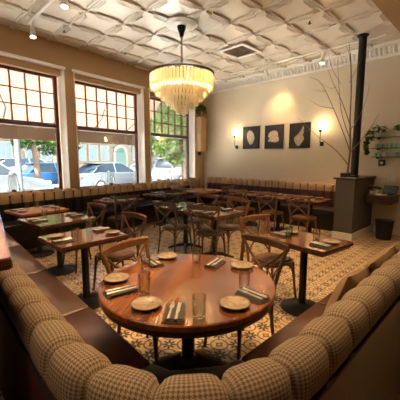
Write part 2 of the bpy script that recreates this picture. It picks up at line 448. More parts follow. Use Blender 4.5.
# cornice on the picture wall
cr = MB(); YC = corner[1]
prof = [(0, 3.61), (.03, 3.61), (.035, 3.64), (.05, 3.65), (.055, 3.74), (.10, 3.78), (.125, 3.80), (.13, 3.835), (.16, 3.84), (.16, 3.86), (0, 3.86)]
cr.sweep([(d, z) for d, z in prof], (XW, 1.67), (XW, YC))
cro = struct(cr.build('trim_2', 'white_paint'), 'white plaster cornice with leaf ornament along picture wall')
lf = MB(); y = 1.75
while y < YC-.1:
    lf.add([(XW-.05, y-.03, 3.655), (XW-.05, y+.03, 3.655), (XW-.115, y+.035, 3.785), (XW-.115, y-.035, 3.785), (XW-.085, y, 3.65), (XW-.135, y, 3.78)],
           [(0, 4, 5, 3), (4, 1, 2, 5), (0, 1, 4), (3, 5, 2)]); y += .085
tag(lf.build('leaf_ornament', 'white_paint', cro), kind='stuff')

# ------------------------------------------------------------------ windows
def window(n, s0, s1):
    root = sempty('window_%d' % n, 'tall red-brown sash window with small upper panes')
    t = .02
    for a, b_ in ((s0, s0+t), (s1-t, s1)): wbox(MB(), a, b_, -.01, .24, SILL, HEAD).build('white_jamb', 'white_paint', root)
    wbox(MB(), s0-.03, s1+.03, -.012, .20, HEAD-.03, HEAD+.02).build('white_head', 'white_paint', root)
    wbox(MB(), s0+t, s1-t, .10, .22, 3.24, HEAD-.03).build('blind_box', 'tan_wall', root)
    a, b_ = s0+.05, s1-.05; fw = .075; o0, o1 = .20, .27
    z0, z1, tz = SILL, 3.26, 2.25
    for q in ((a, a+fw), (b_-fw, b_)): wbox(MB(), q[0], q[1], o0, o1, z0, z1, .008).build('stile', 'window_red', root)
    wbox(MB(), a+fw, b_-fw, o0, o1, z1-fw, z1, .008).build('head_rail', 'window_red', root)
    wbox(MB(), a+fw, b_-fw, o0, o1, z0, z0+.05, .008).build('bottom_rail', 'window_red', root)
    wbox(MB(), a+fw, b_-fw, o0-.02, o1, tz-.045, tz+.045, .008).build('transom', 'window_red', root)
    g0, g1, h0, h1 = a+fw, b_-fw, tz+.045, z1-fw
    nc, nr = 6, 3; bw = .022
    for i in range(1, nc): x = g0+(g1-g0)*i/nc; wbox(MB(), x-bw/2, x+bw/2, .21, .25, h0, h1).build('mullion', 'window_red', root)
    for j in range(1, nr): z = h0+(h1-h0)*j/nr; wbox(MB(), g0, g1, .215, .245, z-bw/2, z+bw/2).build('glazing_bar', 'window_red', root)
    for i in range(nc):
        for j in range(nr):
            wbox(MB(), g0+(g1-g0)*i/nc+bw/2, g0+(g1-g0)*(i+1)/nc-bw/2, .228, .232, h0+(h1-h0)*j/nr+bw/2, h0+(h1-h0)*(j+1)/nr-bw/2).build('pane', 'pane_glass', root)
    wbox(MB(), g0, g1, .228, .232, z0+.05, tz-.045).build('pane', 'pane_glass', root)
for n, (a, b_) in enumerate(SWIN): window(n+1, a, b_)

# half wall, post
hw = struct(MB().box((6.675, 2.225, .59), (1.15, .35, 1.18)).build('wall_half', 'grey_green'), 'grey-green half wall with dark cap at the end of the bench')
MB().box((6.665, 2.225, 1.195), (1.21, .43, .035), 0, .006).build('cap', 'dark_cap', hw)
struct(MB().box((6.66, 2.04, .07), (1.16, .02, .14), 0, .004).build('baseboard_right', 'white_paint'), 'pale baseboard along the right face of the half wall')
struct(MB().box((6.088, 2.225, .07), (.02, .39, .14), 0, .004).build('baseboard_end', 'white_paint'), 'pale baseboard on the end of the half wall')
struct(MB().box((XW-.011, -.45, .07), (.02, 4.9, .14), 0, .004).build('baseboard_wall', 'white_paint'), 'pale baseboard behind the waste bin')
po = MB().lathe([(.09, 1.2125), (.085, 1.2125), (.085, 1.25), (.068, 1.26), (.068, 3.80), (.1, 3.82), (.1, ZC-.026), (0, ZC-.026)], 20, (6.34, 2.15, 0)).build('post', 'post_green', None, smooth=True)
tag(po, 'dark round post rising from the half wall to the ceiling', 'post')

# ================================================================== BANQUETTES
def bez(p0, p1, p2, n):
    return [tuple((1-t)**2*p0[i]+2*t*(1-t)*p1[i]+t*t*p2[i] for i in (0, 1)) for t in [k/n for k in range(n+1)]]
def lx(y): return .345+.05*(y-1.2)
pathp = [(lx(5.55), 5.55)]+bez((lx(1.05), 1.05), (.325, .445), (.95, .425), 24)+[(4.3, .425)]
acc = [0.]
for i in range(1, len(pathp)): acc.append(acc[-1]+math.dist(pathp[i-1], pathp[i]))
def on_path(u):
    u = min(max(u, 0), acc[-1]-1e-6)
    for i in range(1, len(acc)):
        if u <= acc[i]:
            t = (u-acc[i-1])/(acc[i]-acc[i-1]); a, b_ = pathp[i-1], pathp[i]
            return Vector((a[0]+(b_[0]-a[0])*t, a[1]+(b_[1]-a[1])*t))
def frame(u):
    p = on_path(u); t = (on_path(u+.03)-on_path(u-.03)).normalized(); return p, Vector((-t.y, t.x))
FAB = [(-.046, .79), (-.06, .825), (-.062, .87), (-.053, .908), (-.03, .934), (.0, .942), (.048, .934), (.084, .908), (.106, .865), (.116, .81), (.118, .72)]
def channel(prof, f, nseg=6, puff=.03):
    """f(s) -> plan point, inward normal, arc length; s in [-1,1]; a puffed channel of the back"""
    mb = MB(); mb.uv = []; n = len(prof)
    nor = []
    for i in range(n):
        a, c = prof[max(i-1, 0)], prof[min(i+1, n-1)]; tx, tz = c[0]-a[0], c[1]-a[1]; L = math.hypot(tx, tz); nor.append((-tz/L, tx/L))
    for k in range(nseg+1):
        s = -1+2*k/nseg; p, nv, arc = f(s); dip = puff*abs(s)**5.0; v = 0
        for i, (d, z) in enumerate(prof):
            e = min(1, i/2.0, 1) if n > 5 else 1
            dd, zz = d-nor[i][0]*dip*e, z-nor[i][1]*dip*e
            q = p+nv*dd; mb.v.append((q.x, q.y, zz))
            if i: v += math.dist(prof[i-1], prof[i])
            mb.uv.append((arc, v))
    for k in range(nseg):
        for i in range(n-1): mb.f.append((k*n+i, k*n+i+1, (k+1)*n+i+1, (k+1)*n+i))
    return mb
bq = thing('corner_banquette', 'curved banquette with puffed houndstooth back channels wrapping the round table', 'banquette', (0, 0, 0))
nch = int(acc[-1]/.205); cw = acc[-1]/nch
for k in range(nch):
    u0 = (k+.5)*cw
    def f(s, u0=u0):
        u = u0+s*cw/2; p, nv = frame(u); return p, nv, u
    channel(FAB, f, 10, .036).build('back_channel', 'houndstooth', bq, smooth=2)
def strip(u0, u1, d0, z0, d1, z1, thick, n):
    mb = MB()
    for k in range(n+1):
        p, nv = frame(u0+(u1-u0)*k/n)
        for d, z in ((d0, z0), (d1, z1), (d1+thick, z1), (d0+thick, z0)): q = p+nv*d; mb.v.append((q.x, q.y, z))
    for k in range(n):
        for i in range(4): mb.f.append((k*4+i, k*4+4+i, k*4+4+(i+1) % 4, k*4+(i+1) % 4))
    mb.f += [(0, 1, 2, 3), (n*4+3, n*4+2, n*4+1, n*4)]
    return mb
usw = acc[-2]+.25
strip(0, usw, -.042, 0, -.052, .785, .03, 70).build('leather_back_panel', 'leather_maroon', bq, smooth=True)['label'] = 'dark maroon leather outer back'
strip(usw, acc[-1], -.042, 0, -.052, .785, .03, 10).build('wood_back_panel', 'panel_wood', bq)['label'] = 'dark wood outer back'
strip(0, acc[-1], .10, .35, .09, .72, .03, 90).build('inner_back', 'leather_brown', bq, smooth=True)
pp = []
for k in range(121):
    p, nv = frame(acc[-1]*k/120); q = p+nv*-.056; pp.append((q.x, q.y, .785))
MB().tube(pp, .007, 6).build('piping', 'leather_dark', bq, smooth=True)
# seats
def quadseat(name, poly, mat, z0=.36, z1=.475, ch=.035): return MB().prism(poly, z0, z1, ch).build(name, mat, bq, smooth=True)
SD0, SD1 = .11, .535
ys = [5.55, 4.35, 3.15, 2.1, 1.28]
for a, b_ in zip(ys[:-1], ys[1:]):
    quadseat('seat_cushion', [(lx(b_)+SD0, b_+.004), (lx(b_)+SD1, b_+.004), (lx(a)+SD1, a-.004), (lx(a)+SD0, a-.004)], 'leather_brown')
cornpoly = []
for k in range(13):
    u = acc[1]-.2+(acc[-2]+.3-acc[1]+.2)*k/12; p, nv = frame(u); q = p+nv*SD0; cornpoly.append((q.x, q.y))
cornpoly = [c for c in cornpoly if c[1] < 1.27 and c[0] < 1.25]
quadseat('corner_seat_cushion', [(lx(1.27)+SD0, 1.27)]+cornpoly+[(1.25, .535), (1.25, .96), (1.14, .99), (.92, 1.15), (lx(1.27)+SD1, 1.27)], 'leather_black')  # black stands for a dark reflection on the brown leather
xs = [1.26, 2.2, 3.2, 4.3]
for a, b_ in zip(xs[:-1], xs[1:]): quadseat('seat_cushion', [(a+.004, .535), (b_-.004, .535), (b_-.004, .96), (a+.004, .96)], 'leather_brown')
MB().prism([(lx(1.3)+.1, 1.3), (lx(1.3)+.43, 1.3), (lx(5.55)+.43, 5.55), (lx(5.55)+.1, 5.55)], 0, .36).build('plinth', 'dark_cap', bq)
MB().prism([(lx(1.3)+.1, 1.3), (.47, .95), (.6, .7), (.95, .56), (1.3, .56), (1.3, .88), (1.1, .92), (.86, 1.1), (lx(1.3)+.43, 1.3)], 0, .36).build('plinth', 'dark_cap', bq)
MB().prism([(1.3, .56), (4.3, .56), (4.3, .88), (1.3, .88)], 0, .36).build('plinth', 'dark_cap', bq)

# wall benches
def wall_bench(name, label, length, loc, rz, depth, leath, seatmat, topz, bw=.2):
    """runs along local +x, seat towards local -y... back plane at y=0"""
    root = thing(name, label, 'banquette', loc, rz)
    n = int(length/bw); w_ = length/n
    prof = [(.0, topz-.1), (.0, topz-.03), (.03, topz-.006), (.07, topz), (.12, topz-.012), (.155, topz-.05), (.165, topz-.11), (.165, topz-.19)]
    pl = [(.165, topz-.19), (.168, topz-.3), (.175, .46)]
    def f(s): return Vector((s*w_/2, 0)), Vector((0, -1)), s*w_/2
    a0 = channel([(d, z) for d, z in prof], f, 8, .06); b0 = channel(pl, f, 8, .06)
    # channel runs with normal to -y; flip faces outward
    A = B = None
    for k in range(n):
        x = (k+.5)*w_
        if A is None:
            A = a0.build('back_channel', 'houndstooth_lit', root, (x, 0, 0), smooth=2); B = b0.build('lower_channel', leath, root, (x, 0, 0), smooth=2)
        else: inst(A, root, (x, 0, 0)); inst(B, root, (x, 0, 0))
    MB().box((length/2, -.06, (topz-.05)/2), (length, .12, topz-.05)).build('back_core', leath, root)
    m_ = max(1, round(length/1.3))
    for k in range(m_):
        x0, x1 = length*k/m_+.004, length*(k+1)/m_-.004
        MB().prism([(x0, -depth), (x1, -depth), (x1, -.15), (x0, -.15)], .36, .475, .035).build('seat_cushion', seatmat, root, smooth=True)
    MB().box((length/2, -(depth-.08)/2-.06, .18), (length, depth-.2, .36)).build('plinth', 'dark_cap', root)
    return root
p0 = wpt(.95, -.02)
wall_bench('window_banquette', 'long dark leather banquette with houndstooth channelled top lit tan under the windows', S1-.95-.74, (p0[0], p0[1], 0), TH, .62, 'leather_black', 'leather_black', .97)
wall_bench('wall_banquette', 'maroon banquette with houndstooth channelled top lit tan below the pictures', 4.45, (XW-.02, 6.9, 0), -PI/2, .66, 'leather_maroon', 'leather_dark', 1.02)

# ================================================================== TABLES
def table(name, label, loc, rz, w_, d_, topmat='table_wood', base='disc'):
    t = thing(name, label, 'table', (*loc, 0), rz)
    MB().box((0, 0, .732), (w_, d_, .036), 0, .004).build('tabletop', topmat, t)
    MB().box((0, 0, .703), (w_-.04, d_-.04, .022)).build('underframe', 'edge_wood', t)
    MB().lathe([(.038, .02), (.038, .66), (.11, .675), (.11, .692), (0, .692)], 16).build('column', 'black_metal', t, smooth=True)
    if base == 'disc': MB().lathe([(.0, 0), (.215, 0), (.22, .01), (.2, .022), (.06, .045), (.04, .06), (0, .06)], 28).build('base', 'black_metal', t, smooth=True)
    else:
        for k in range(4):
            a = PI/4+k*PI/2; c_, s_ = math.cos(a), math.sin(a)
            MB().tube([(0, 0, .075), (.12*c_, .12*s_, .065), (.27*c_, .27*s_, .022), (.31*c_, .31*s_, .013)], [.03, .028, .018, .013], 8).build('foot', 'black_metal', t, smooth=True)
    return t
RT = (1.315, 1.455); RR = .575
rt = thing('round_table', 'large round wooden table set for five in the banquette corner', 'table', (*RT, 0), math.radians(38))
MB().lathe([(RR-.012, .706), (RR, .716), (RR, .744), (RR-.006, .75), (0, .75)], 72).build('tabletop', 'table_wood', rt, smooth=True)
MB().lathe([(RR-.03, .672), (RR-.012, .68), (RR-.006, .706), (0, .706)], 72).build('edge_band', 'edge_wood', rt, smooth=True)
MB().lathe([(.045, .1), (.045, .62), (.14, .64), (.14, .672), (0, .672)], 20).build('column', 'black_metal', rt, smooth=True)
MB().lathe([(.0, 0), (.335, 0), (.34, .014), (.32, .035), (.24, .08), (.13, .15), (.06, .21), (0, .215)], 56, flute=[0, .0, .05, .10, .13, .16, .1, 0]).build('fluted_base', 'black_metal', rt)

TB = {}
def T(key, phrase, label, loc, rzdeg, w_, d_, top='table_wood', base='disc', sets=None, axis='y'):
    t = table('dining_table', label, loc, math.radians(rzdeg), w_, d_, top, base)
    t['group'] = 'square dining tables'
    TB[key] = (t, phrase, loc, math.radians(rzdeg), w_, d_, axis)
# axis: along which the two diners face each other; first side then second side named
T('t3', 'left bench table nearest the round table', 'square pedestal table at the left bench, nearest the round table', (1.345, 3.14), 2, .72, .6)
T('t2', 'middle left bench table', 'square pedestal table in the middle of the three at the left bench', (1.5, 4.34), 7, .76, .7)
T('t1', 'left bench table by the first window', 'orange-lit square table in the corner of left bench and window bench', (1.55, 5.37), 8, .74, .66, 'table_wood_lit')
T('rt', 'narrow table at the right bench', 'narrow rectangular table at the right bench, near the tan cushion', (2.9, 1.42), -7, .54, .74)
T('ca', 'nearer centre table', 'nearer of the two joined tables in the middle of the room', (3.47, 3.2), 0, .7, .66, base='cross')
T('cb', 'farther centre table', 'farther of the two joined tables in the middle of the room', (3.5, 3.92), 0, .7, .66, base='cross')
T('w2', 'table under the middle window', 'dark square table at the bench under the middle window', (3.15, 5.58), 8, .74, .72)
T('w3', 'table under the right window', 'dark square table at the bench under the right-hand window', (4.5, 5.8), 8, .74, .7)
T('co', 'large corner table', 'large orange-lit table in the far corner of the room', (5.72, 5.75), 4, .95, .95, 'table_wood_lit')
T('pa', 'table below the first shell picture', 'brown table at the wall bench below the leftmost picture', (5.95, 4.35), 0, .74, .66)
T('pb', 'table below the right shell picture', 'brown table at the wall bench below the rightmost picture', (5.93, 3.55), 0, .74, .66)
T('pc', 'table beside the half wall', 'brown table at the wall bench beside the half wall', (5.98, 2.83), 0, .74, .6)

# ================================================================== CHAIRS
def make_chair(seatmat='seat_rush', wd='chair_wood'):
    """bentwood cross-back chair facing local +y, origin under the seat centre"""
    t = thing('cross_back_chair', 'x', 'chair')
    sp = []
    for k in range(28):
        a = 2*PI*k/28; c_, s_ = math.cos(a), math.sin(a)
        r = 1/((abs(c_)**3.2+abs(s_)**3.2)**(1/3.2)); x, y = .205*r*c_, .2*r*s_; x *= 1+.09*(y/.2)
        sp.append((x, y))
    MB().prism(sp, .425, .452).build('seat_frame', wd, t, smooth=True)
    MB().prism([(x*.88, y*.88) for x, y in sp], .452, .468, .012).build('seat', seatmat, t, smooth=True)
    for s in (-1, 1):
        MB().tube(smoothpts([(s*.185, -.235, 0), (s*.175, -.2, .22), (s*.178, -.185, .44), (s*.205, -.215, .66), (s*.235, -.27, .86)]), [.0135+.003*k/16 for k in range(17)], 8).build('leg', wd, t, smooth=True)
        MB().tube(smoothpts([(s*.2, .2, 0), (s*.185, .175, .22), (s*.175, .16, .425)]), [.0125, .013, .0135, .014, .0145, .015, .0155, .016, .016], 8).build('leg', wd, t, smooth=True)
        # crossing slats of the back
        pts = [(-s*.185, -.19, .47), (-s*.10, -.212, .57), (0, -.232-.008*s, .65), (s*.13, -.258, .745), (s*.222, -.268, .84)]
        MB().tube(smoothpts(pts, 3), .0115, 6).build('cross_slat', wd, t, smooth=True)
        # arched side brace under the seat
        MB().tube(smoothpts([(s*.19, .18, .22), (s*.182, .13, .37), (s*.18, 0, .418), (s*.18, -.14, .37), (s*.178, -.2, .22)], 3), .0085, 6).build('brace', wd, t, smooth=True)
    for y, q in ((.175, 1), (-.2, -1)):
        MB().tube(smoothpts([(-.186, y, .22), (-.13, y-.01*q, .37), (0, y-.015*q, .418), (.13, y-.01*q, .37), (.186, y, .22)], 3), .0085, 6).build('brace', wd, t, smooth=True)
    # bowed top rail
    mb = MB(); n = 12
    for k in range(n+1):
        x = -.255+.51*k/n; y = -.27-.055*(1-(x/.255)**2); hz = .034-.008*abs(x/.255)**3; z = .868
        for dy, dz in ((.013, -hz), (.015, hz*.6), (.004, hz), (-.008, hz*.8), (-.013, -hz*.7), (-.005, -hz)): mb.v.append((x, y+dy, z+dz))
    for k in range(n):
        for i in range(6): mb.f.append((k*6+i, k*6+(i+1) % 6, k*6+6+(i+1) % 6, k*6+6+i))
    mb.f += [tuple(range(5, -1, -1)), tuple(n*6+i for i in range(6))]
    mb.build('top_rail', wd, t, smooth=True)
    return t
chair_light = make_chair('seat_rush', 'chair_wood'); chair_dark = make_chair('seat_rush', 'chair_wood_dark')
def rail_at(cx, cy, face):
    """chair origin for a top rail centred on (cx, cy) facing the compass angle face (deg, 0=+x)"""
    a = math.radians(face); return (cx+.3*math.cos(a), cy+.3*math.sin(a)), a-PI/2
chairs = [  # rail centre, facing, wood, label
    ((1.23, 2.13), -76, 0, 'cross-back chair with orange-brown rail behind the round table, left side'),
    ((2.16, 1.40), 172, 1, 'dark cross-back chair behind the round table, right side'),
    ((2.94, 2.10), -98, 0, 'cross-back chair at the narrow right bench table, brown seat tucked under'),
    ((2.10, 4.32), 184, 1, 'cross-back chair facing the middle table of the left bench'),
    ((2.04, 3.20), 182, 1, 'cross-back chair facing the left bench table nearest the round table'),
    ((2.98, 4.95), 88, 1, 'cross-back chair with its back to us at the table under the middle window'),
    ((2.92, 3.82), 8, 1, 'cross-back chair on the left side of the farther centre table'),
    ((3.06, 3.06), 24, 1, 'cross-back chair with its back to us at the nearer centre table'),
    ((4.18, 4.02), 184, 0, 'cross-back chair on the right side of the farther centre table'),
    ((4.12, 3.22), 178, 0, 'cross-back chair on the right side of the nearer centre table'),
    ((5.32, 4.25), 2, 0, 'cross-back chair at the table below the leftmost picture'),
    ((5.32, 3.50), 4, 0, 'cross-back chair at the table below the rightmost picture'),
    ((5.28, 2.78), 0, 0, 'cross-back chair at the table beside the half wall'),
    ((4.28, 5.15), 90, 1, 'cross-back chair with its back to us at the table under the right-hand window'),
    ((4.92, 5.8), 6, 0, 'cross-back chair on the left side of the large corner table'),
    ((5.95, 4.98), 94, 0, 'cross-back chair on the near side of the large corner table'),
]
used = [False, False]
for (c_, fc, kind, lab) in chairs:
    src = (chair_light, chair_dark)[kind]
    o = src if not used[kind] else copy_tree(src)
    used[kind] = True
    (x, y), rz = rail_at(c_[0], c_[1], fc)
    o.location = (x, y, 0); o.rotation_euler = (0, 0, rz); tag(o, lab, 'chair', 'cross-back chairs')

# ================================================================== TABLE SETTINGS
def make_plate():
    t = MB().lathe([(0, .004), (.045, .004), (.05, 0), (.055, 0), (.06, .006), (.088, .02), (.091, .024), (.087, .025), (.06, .012), (.05, .009), (0, .009)], 28)
    return t.build('plate', 'stoneware', None, smooth=True)
plate0 = make_plate(); plate_used = [0]
def make_napkin():
    t = thing('napkin', 'x', 'napkin')
    mb = MB()
    for L in range(3):
        mb.box((.004*L, .003*L, .004+.0065*L), (.105-.006*L, .19-.008*L, .006), .03*L, .0025)
    mb.build('cloth', 'napkin', t)
    fk = MB(); fk.tube([(-.018, -.085, .0225), (-.017, 0, .0225), (-.016, .03, .024)], [.0075, .006, .006], 6, .6)
    fk.box((-.016, .045, .0235), (.024, .03, .003)); [fk.box((-.0225+.0045*k, .075, .0235), (.0025, .032, .0025)) for k in range(4)]
    fk.build('fork', 'steel', t)
    kn = MB(); kn.tube([(.02, -.088, .0225), (.02, -.01, .0225)], [.009, .008], 6, .6); kn.box((.021, .04, .0225), (.019, .1, .003), 0, .0008)
    kn.build('knife', 'steel', t)
    return t
nap0 = make_napkin(); nap_used = [0]
def make_glass(mat):
    t = thing('water_glass', 'x', 'glass')
    MB().lathe([(0, .0), (.031, 0), (.033, .003), (.037, .115), (.0355, .115), (.0315, .014), (0, .014)], 20).build('tumbler', mat, t, smooth=True)
    return t
gl0 = {m: make_glass(m) for m in ('tumbler_glass', 'green_glass')}; gl_used = {m: 0 for m in gl0}
ZT = .7501
def put_plate(x, y, lab, sc=1.):
    o = plate0 if not plate_used[0] else inst(plate0, None, (0, 0, 0)); plate_used[0] = 1
    o.location = (x, y, ZT); o.rotation_euler = (0, 0, random.random()*6); o.scale = (sc, sc, sc); tag(o, lab, 'plate', 'beige plates')
def put_nap(x, y, rz, lab):
    o = nap0 if not nap_used[0] else copy_tree(nap0); nap_used[0] = 1
    o.location = (x, y, ZT); o.rotation_euler = (0, 0, rz); tag(o, lab, 'napkin', 'napkins with cutlery')
def put_glass(x, y, lab, mat='tumbler_glass'):
    o = gl0[mat] if not gl_used[mat] else copy_tree(gl0[mat]); gl_used[mat] = 1
    o.location = (x, y, ZT); tag(o, lab, 'glass', 'water glasses')
rset = [  # plate, napkin, glass, place words
    ((.905, 1.34), (.955, 1.165), (1.035, 1.06), 'front left', 4),
    ((1.255, 1.005), (1.415, 1.00), (1.50, 1.125), 'front right', -14),
    ((.975, 1.79), (.895, 1.60), (1.0, 1.50), 'far left', 8),
    ((1.515, 1.925), (1.345, 1.885), (1.215, 1.80), 'before the left chair', -6),
    ((1.775, 1.355), (1.675, 1.535), (1.60, 1.67), 'before the dark chair', 5),
]
for p, n, g_, wd, ang in rset:
    put_plate(*p, 'speckled beige plate on the round table, '+wd, .95)
    put_nap(*n, math.atan2(n[1]-RT[1], n[0]-RT[0])+PI/2+math.radians(ang), 'napkin with fork and knife on the round table, '+wd)
    put_glass(*g_, 'clear water glass on the round table, '+wd)
sidewords = {
    't3': ('bench side', 'chair side'), 't2': ('bench side', 'chair side'), 't1': ('bench side', 'far end'),
    'rt': ('chair side', 'bench side'), 'ca': ('left side', 'right side'), 'cb': ('left side', 'right side'),
    'w2': ('chair side', 'window side'), 'w3': ('chair side', 'window side'), 'co': ('near side', 'bench side'),
    'pa': ('chair side', 'bench side'), 'pb': ('chair side', 'bench side'), 'pc': ('chair side', 'bench side')}
alongx = {'t3', 't2', 't1', 'ca', 'cb', 'pa', 'pb', 'pc'}
for key, (t, phrase, loc, rz, w_, d_, _) in TB.items():
    for side in (0, 1):
        sg = -1 if side == 0 else 1
        half = (w_ if key in alongx else d_)/2-.12
        if key == 'rt': sg = -sg
        if key in alongx: pl, na, ga = (sg*half, -.06), (sg*half, .13), (sg*(half-.17), .17)
        else: pl, na, ga = (.07, sg*half), (-.12, sg*half), (-.13, sg*(half-.17))
        if key == 'rt': pl, na, ga = ((.1, .24), (-.09, .24), (-.1, .12)) if side == 0 else ((.06, -.25), (-.12, -.25), (.08, -.08))
        if key == 't3': pl, na, ga = ((-.24, .14), (-.26, -.1), (-.13, -.08)) if side == 0 else ((.26, -.14), (.25, .06), (.16, .2))
        if key in ('ca', 'cb', 't2', 'w2'): na, pl = pl, na
        def W(q): c_, s_ = math.cos(rz), math.sin(rz); return (loc[0]+q[0]*c_-q[1]*s_, loc[1]+q[0]*s_+q[1]*c_)
        wd = sidewords[key][side]
        put_plate(*W(pl), 'beige plate on the %s, %s' % (phrase, wd), .92)
        put_nap(*W(na), rz+(0 if key not in alongx else PI/2), 'napkin with cutlery on the %s, %s' % (phrase, wd))
        put_glass(*W(ga), 'water glass on the %s, %s' % (phrase, wd), 'green_glass' if key in ('rt', 'cb') and side == 0 else 'tumbler_glass')

# ================================================================== CUSHIONS AND VASES
def cushion(name, label, loc, rot, w_, h_, t_, mat):
    mb = MB(); n = 12
    for sgn in (-1, 1):
        for i in range(n+1):
            for j in range(n+1):
                u, v = -1+2*i/n, -1+2*j/n; k = (1-abs(u)**2.6)*(1-abs(v)**2.6)
                pin = 1-.07*(abs(u)**2*(1-abs(v)**2)+abs(v)**2*(1-abs(u)**2))
                mb.v.append((u*w_/2*pin, sgn*(t_/2)*max(k, 0)**.45, v*h_/2*pin))
    m_ = (n+1)**2
    for q in range(2):
        for i in range(n):
            for j in range(n):
                a = q*m_+i*(n+1)+j; fc = (a, a+1, a+n+2, a+n+1); mb.f.append(fc if q else fc[::-1])
    o = mb.build(name, mat, None, loc, smooth=2); o.rotation_euler = rot
    return tag(o, label, 'cushion')
cushion('throw_cushion', 'tan throw cushion leaning against the right bench back', (2.0, .675, .665), (math.radians(18), math.radians(8), math.radians(4)), .54, .40, .13, 'tan_cushion')
cushion('throw_cushion', 'second tan throw cushion on the right bench, farther from the round table', (2.58, .675, .665), (math.radians(18), math.radians(-6), math.radians(-4)), .54, .40, .13, 'tan_cushion')
cushion('throw_cushion', 'tan cushion standing in the far corner of the benches', (*wpt(6.45, -.30)[:2], .83), (math.radians(-10), 0, TH), .5, .42, .14, 'tan_cushion')
for k, (s, lab) in enumerate(((1.53, 'clear glass hurricane vase on the sill of the left window'), (3.69, 'clear glass hurricane vase on the sill of the middle window'), (5.69, 'clear glass hurricane vase on the sill of the right-hand window'))):
    t = thing('glass_vase', lab, 'vase', wpt(s, .105, SILL+.001), 0, 'glass vases on the sills')
    MB().lathe([(0, 0), (.095, 0), (.11, .02), (.115, .12), (.09, .26), (.075, .36), (.08, .39), (.074, .39), (.07, .36), (.085, .26), (.108, .12), (.1, .02), (0, .012)], 20).build('glass_shade', 'tumbler_glass', t, smooth=True)
    MB().lathe([(0, .013), (.04, .013), (.04, .10), (.008, .105), (0, .105)], 14).build('candle', 'tan_cushion', t, smooth=True)

# ================================================================== SERVICE STATION AT THE LEFT EDGE
stn = thing('service_station', 'dark blue service cabinet with thick brown wooden top at the left edge', 'cabinet', (.262, 1.23, 0), math.radians(-9.6))
# local: right edge along +y, body to -x
MB().box((-.33, .65, 1.18), (.66, 1.3, .045), 0, .006).build('worktop', 'table_wood', stn)
MB().box((-.42, .60, .579), (.48, 1.1, 1.157)).build('body', 'station_blue', stn)
for k in range(3): MB().box((-.42, .045, .28+.33*k), (.44, .014, .29), 0, .004).build('drawer_front', 'station_blue', stn)

# ================================================================== CEILING FITTINGS
CH = (3.63, 4.14)
ch = thing('chandelier', 'large tiered crystal chandelier hanging on a dark chain', 'chandelier', (*CH, 0))
MB().lathe([(0, ZC-.024), (.28, ZC-.024), (.275, ZC-.045), (.22, ZC-.05), (.2, ZC-.065), (.13, ZC-.07), (0, ZC-.07)], 36).build('ceiling_rose', 'white_paint', ch, smooth=True)
MB().lathe([(0, ZC-.07), (.075, ZC-.07), (.07, ZC-.11), (.045, ZC-.17), (.03, ZC-.24), (0, ZC-.24)], 20).build('canopy', 'black_metal', ch, smooth=True)
lk0 = None; z = ZC-.245; k = 0
while z > 3.06:
    if lk0 is None:
        a = [(.017*math.cos(t), 0, .028*math.sin(t)) for t in [2*PI*i/12 for i in range(13)]]
        lk0 = MB().tube(a, .0055, 6).build('chain_link', 'black_metal', ch, (0, 0, z), smooth=True)
    else: inst(lk0, ch, (0, 0, z), PI/2*(k % 2))
    z -= .044; k += 1
def ring(r, z, h, t): return MB().lathe([(r-t, z-h), (r, z-h), (r, z), (r-t, z), (r-t, z-h)], 48)
ring(.56, 3.03, .035, .015).build('top_ring', 'bronze', ch, smooth=True)
MB().tube([(-.55, 0, 3.02), (.55, 0, 3.02)], .008, 6).build('spoke', 'bronze', ch); MB().tube([(0, -.55, 3.02), (0, .55, 3.02)], .008, 6).build('spoke', 'bronze', ch)
MB().tube([(0, 0, 2.45), (0, 0, 3.08)], .014, 8).build('stem', 'bronze', ch)
tiers = [(.545, 3.0, .24, 60), (.46, 2.86, .21, 50), (.37, 2.76, .19, 40), (.28, 2.67, .18, 30), (.19, 2.58, .17, 20), (.10, 2.50, .15, 11)]
cr0 = {}
for ti, (r, zt, ln, n) in enumerate(tiers):
    if ti: ring(r, zt+.012, .012, .012).build('tier_ring', 'bronze', ch)
    w_ = PI*2*r/n*.42
    me = None
    for j in range(n):
        a = 2*PI*(j+.5*(ti % 2))/n; loc = (r*math.cos(a), r*math.sin(a), zt)
        if me is None:
            mb = MB().add([(0, 0, 0), (.006, -w_, -.02), (-.006, -w_, -.02), (-.006, w_, -.02), (.006, w_, -.02), (.008, -w_*.9, -ln+.03), (-.008, -w_*.9, -ln+.03), (-.008, w_*.9, -ln+.03), (.008, w_*.9, -ln+.03), (0, 0, -ln)],
                          [(0, 1, 4), (0, 4, 3), (0, 3, 2), (0, 2, 1), (1, 5, 8, 4), (4, 8, 7, 3), (3, 7, 6, 2), (2, 6, 5, 1), (9, 8, 5), (9, 7, 8), (9, 6, 7), (9, 5, 6)])
            me = mb.build('crystal', 'crystal', ch, loc, a)
        else: inst(me, ch, (loc[0], loc[1], loc[2]+random.uniform(-.006, .006)), a+random.uniform(-.12, .12))
bl0 = None
for k in range(6):
    a = k*PI/3; loc = (.27*math.cos(a), .27*math.sin(a), 2.86)
    if bl0 is None: bl0 = MB().lathe([(0, -.03), (.018, -.02), (.022, .01), (.012, .04), (0, .055)], 12).build('bulb', 'bulb_glow', ch, loc, smooth=True)
    else: inst(bl0, ch, loc)
for k in range(3):
    a = k*2*PI/3+.4; light('chandelier_bulb_light', 'POINT', (CH[0]+.2*math.cos(a), CH[1]+.2*math.sin(a), 2.84), 62, (1, .78, .5), shadow_soft_size=.06)
light('chandelier_low_light', 'POINT', (CH[0], CH[1], 2.60), 20, (1, .78, .5), shadow_soft_size=.04)

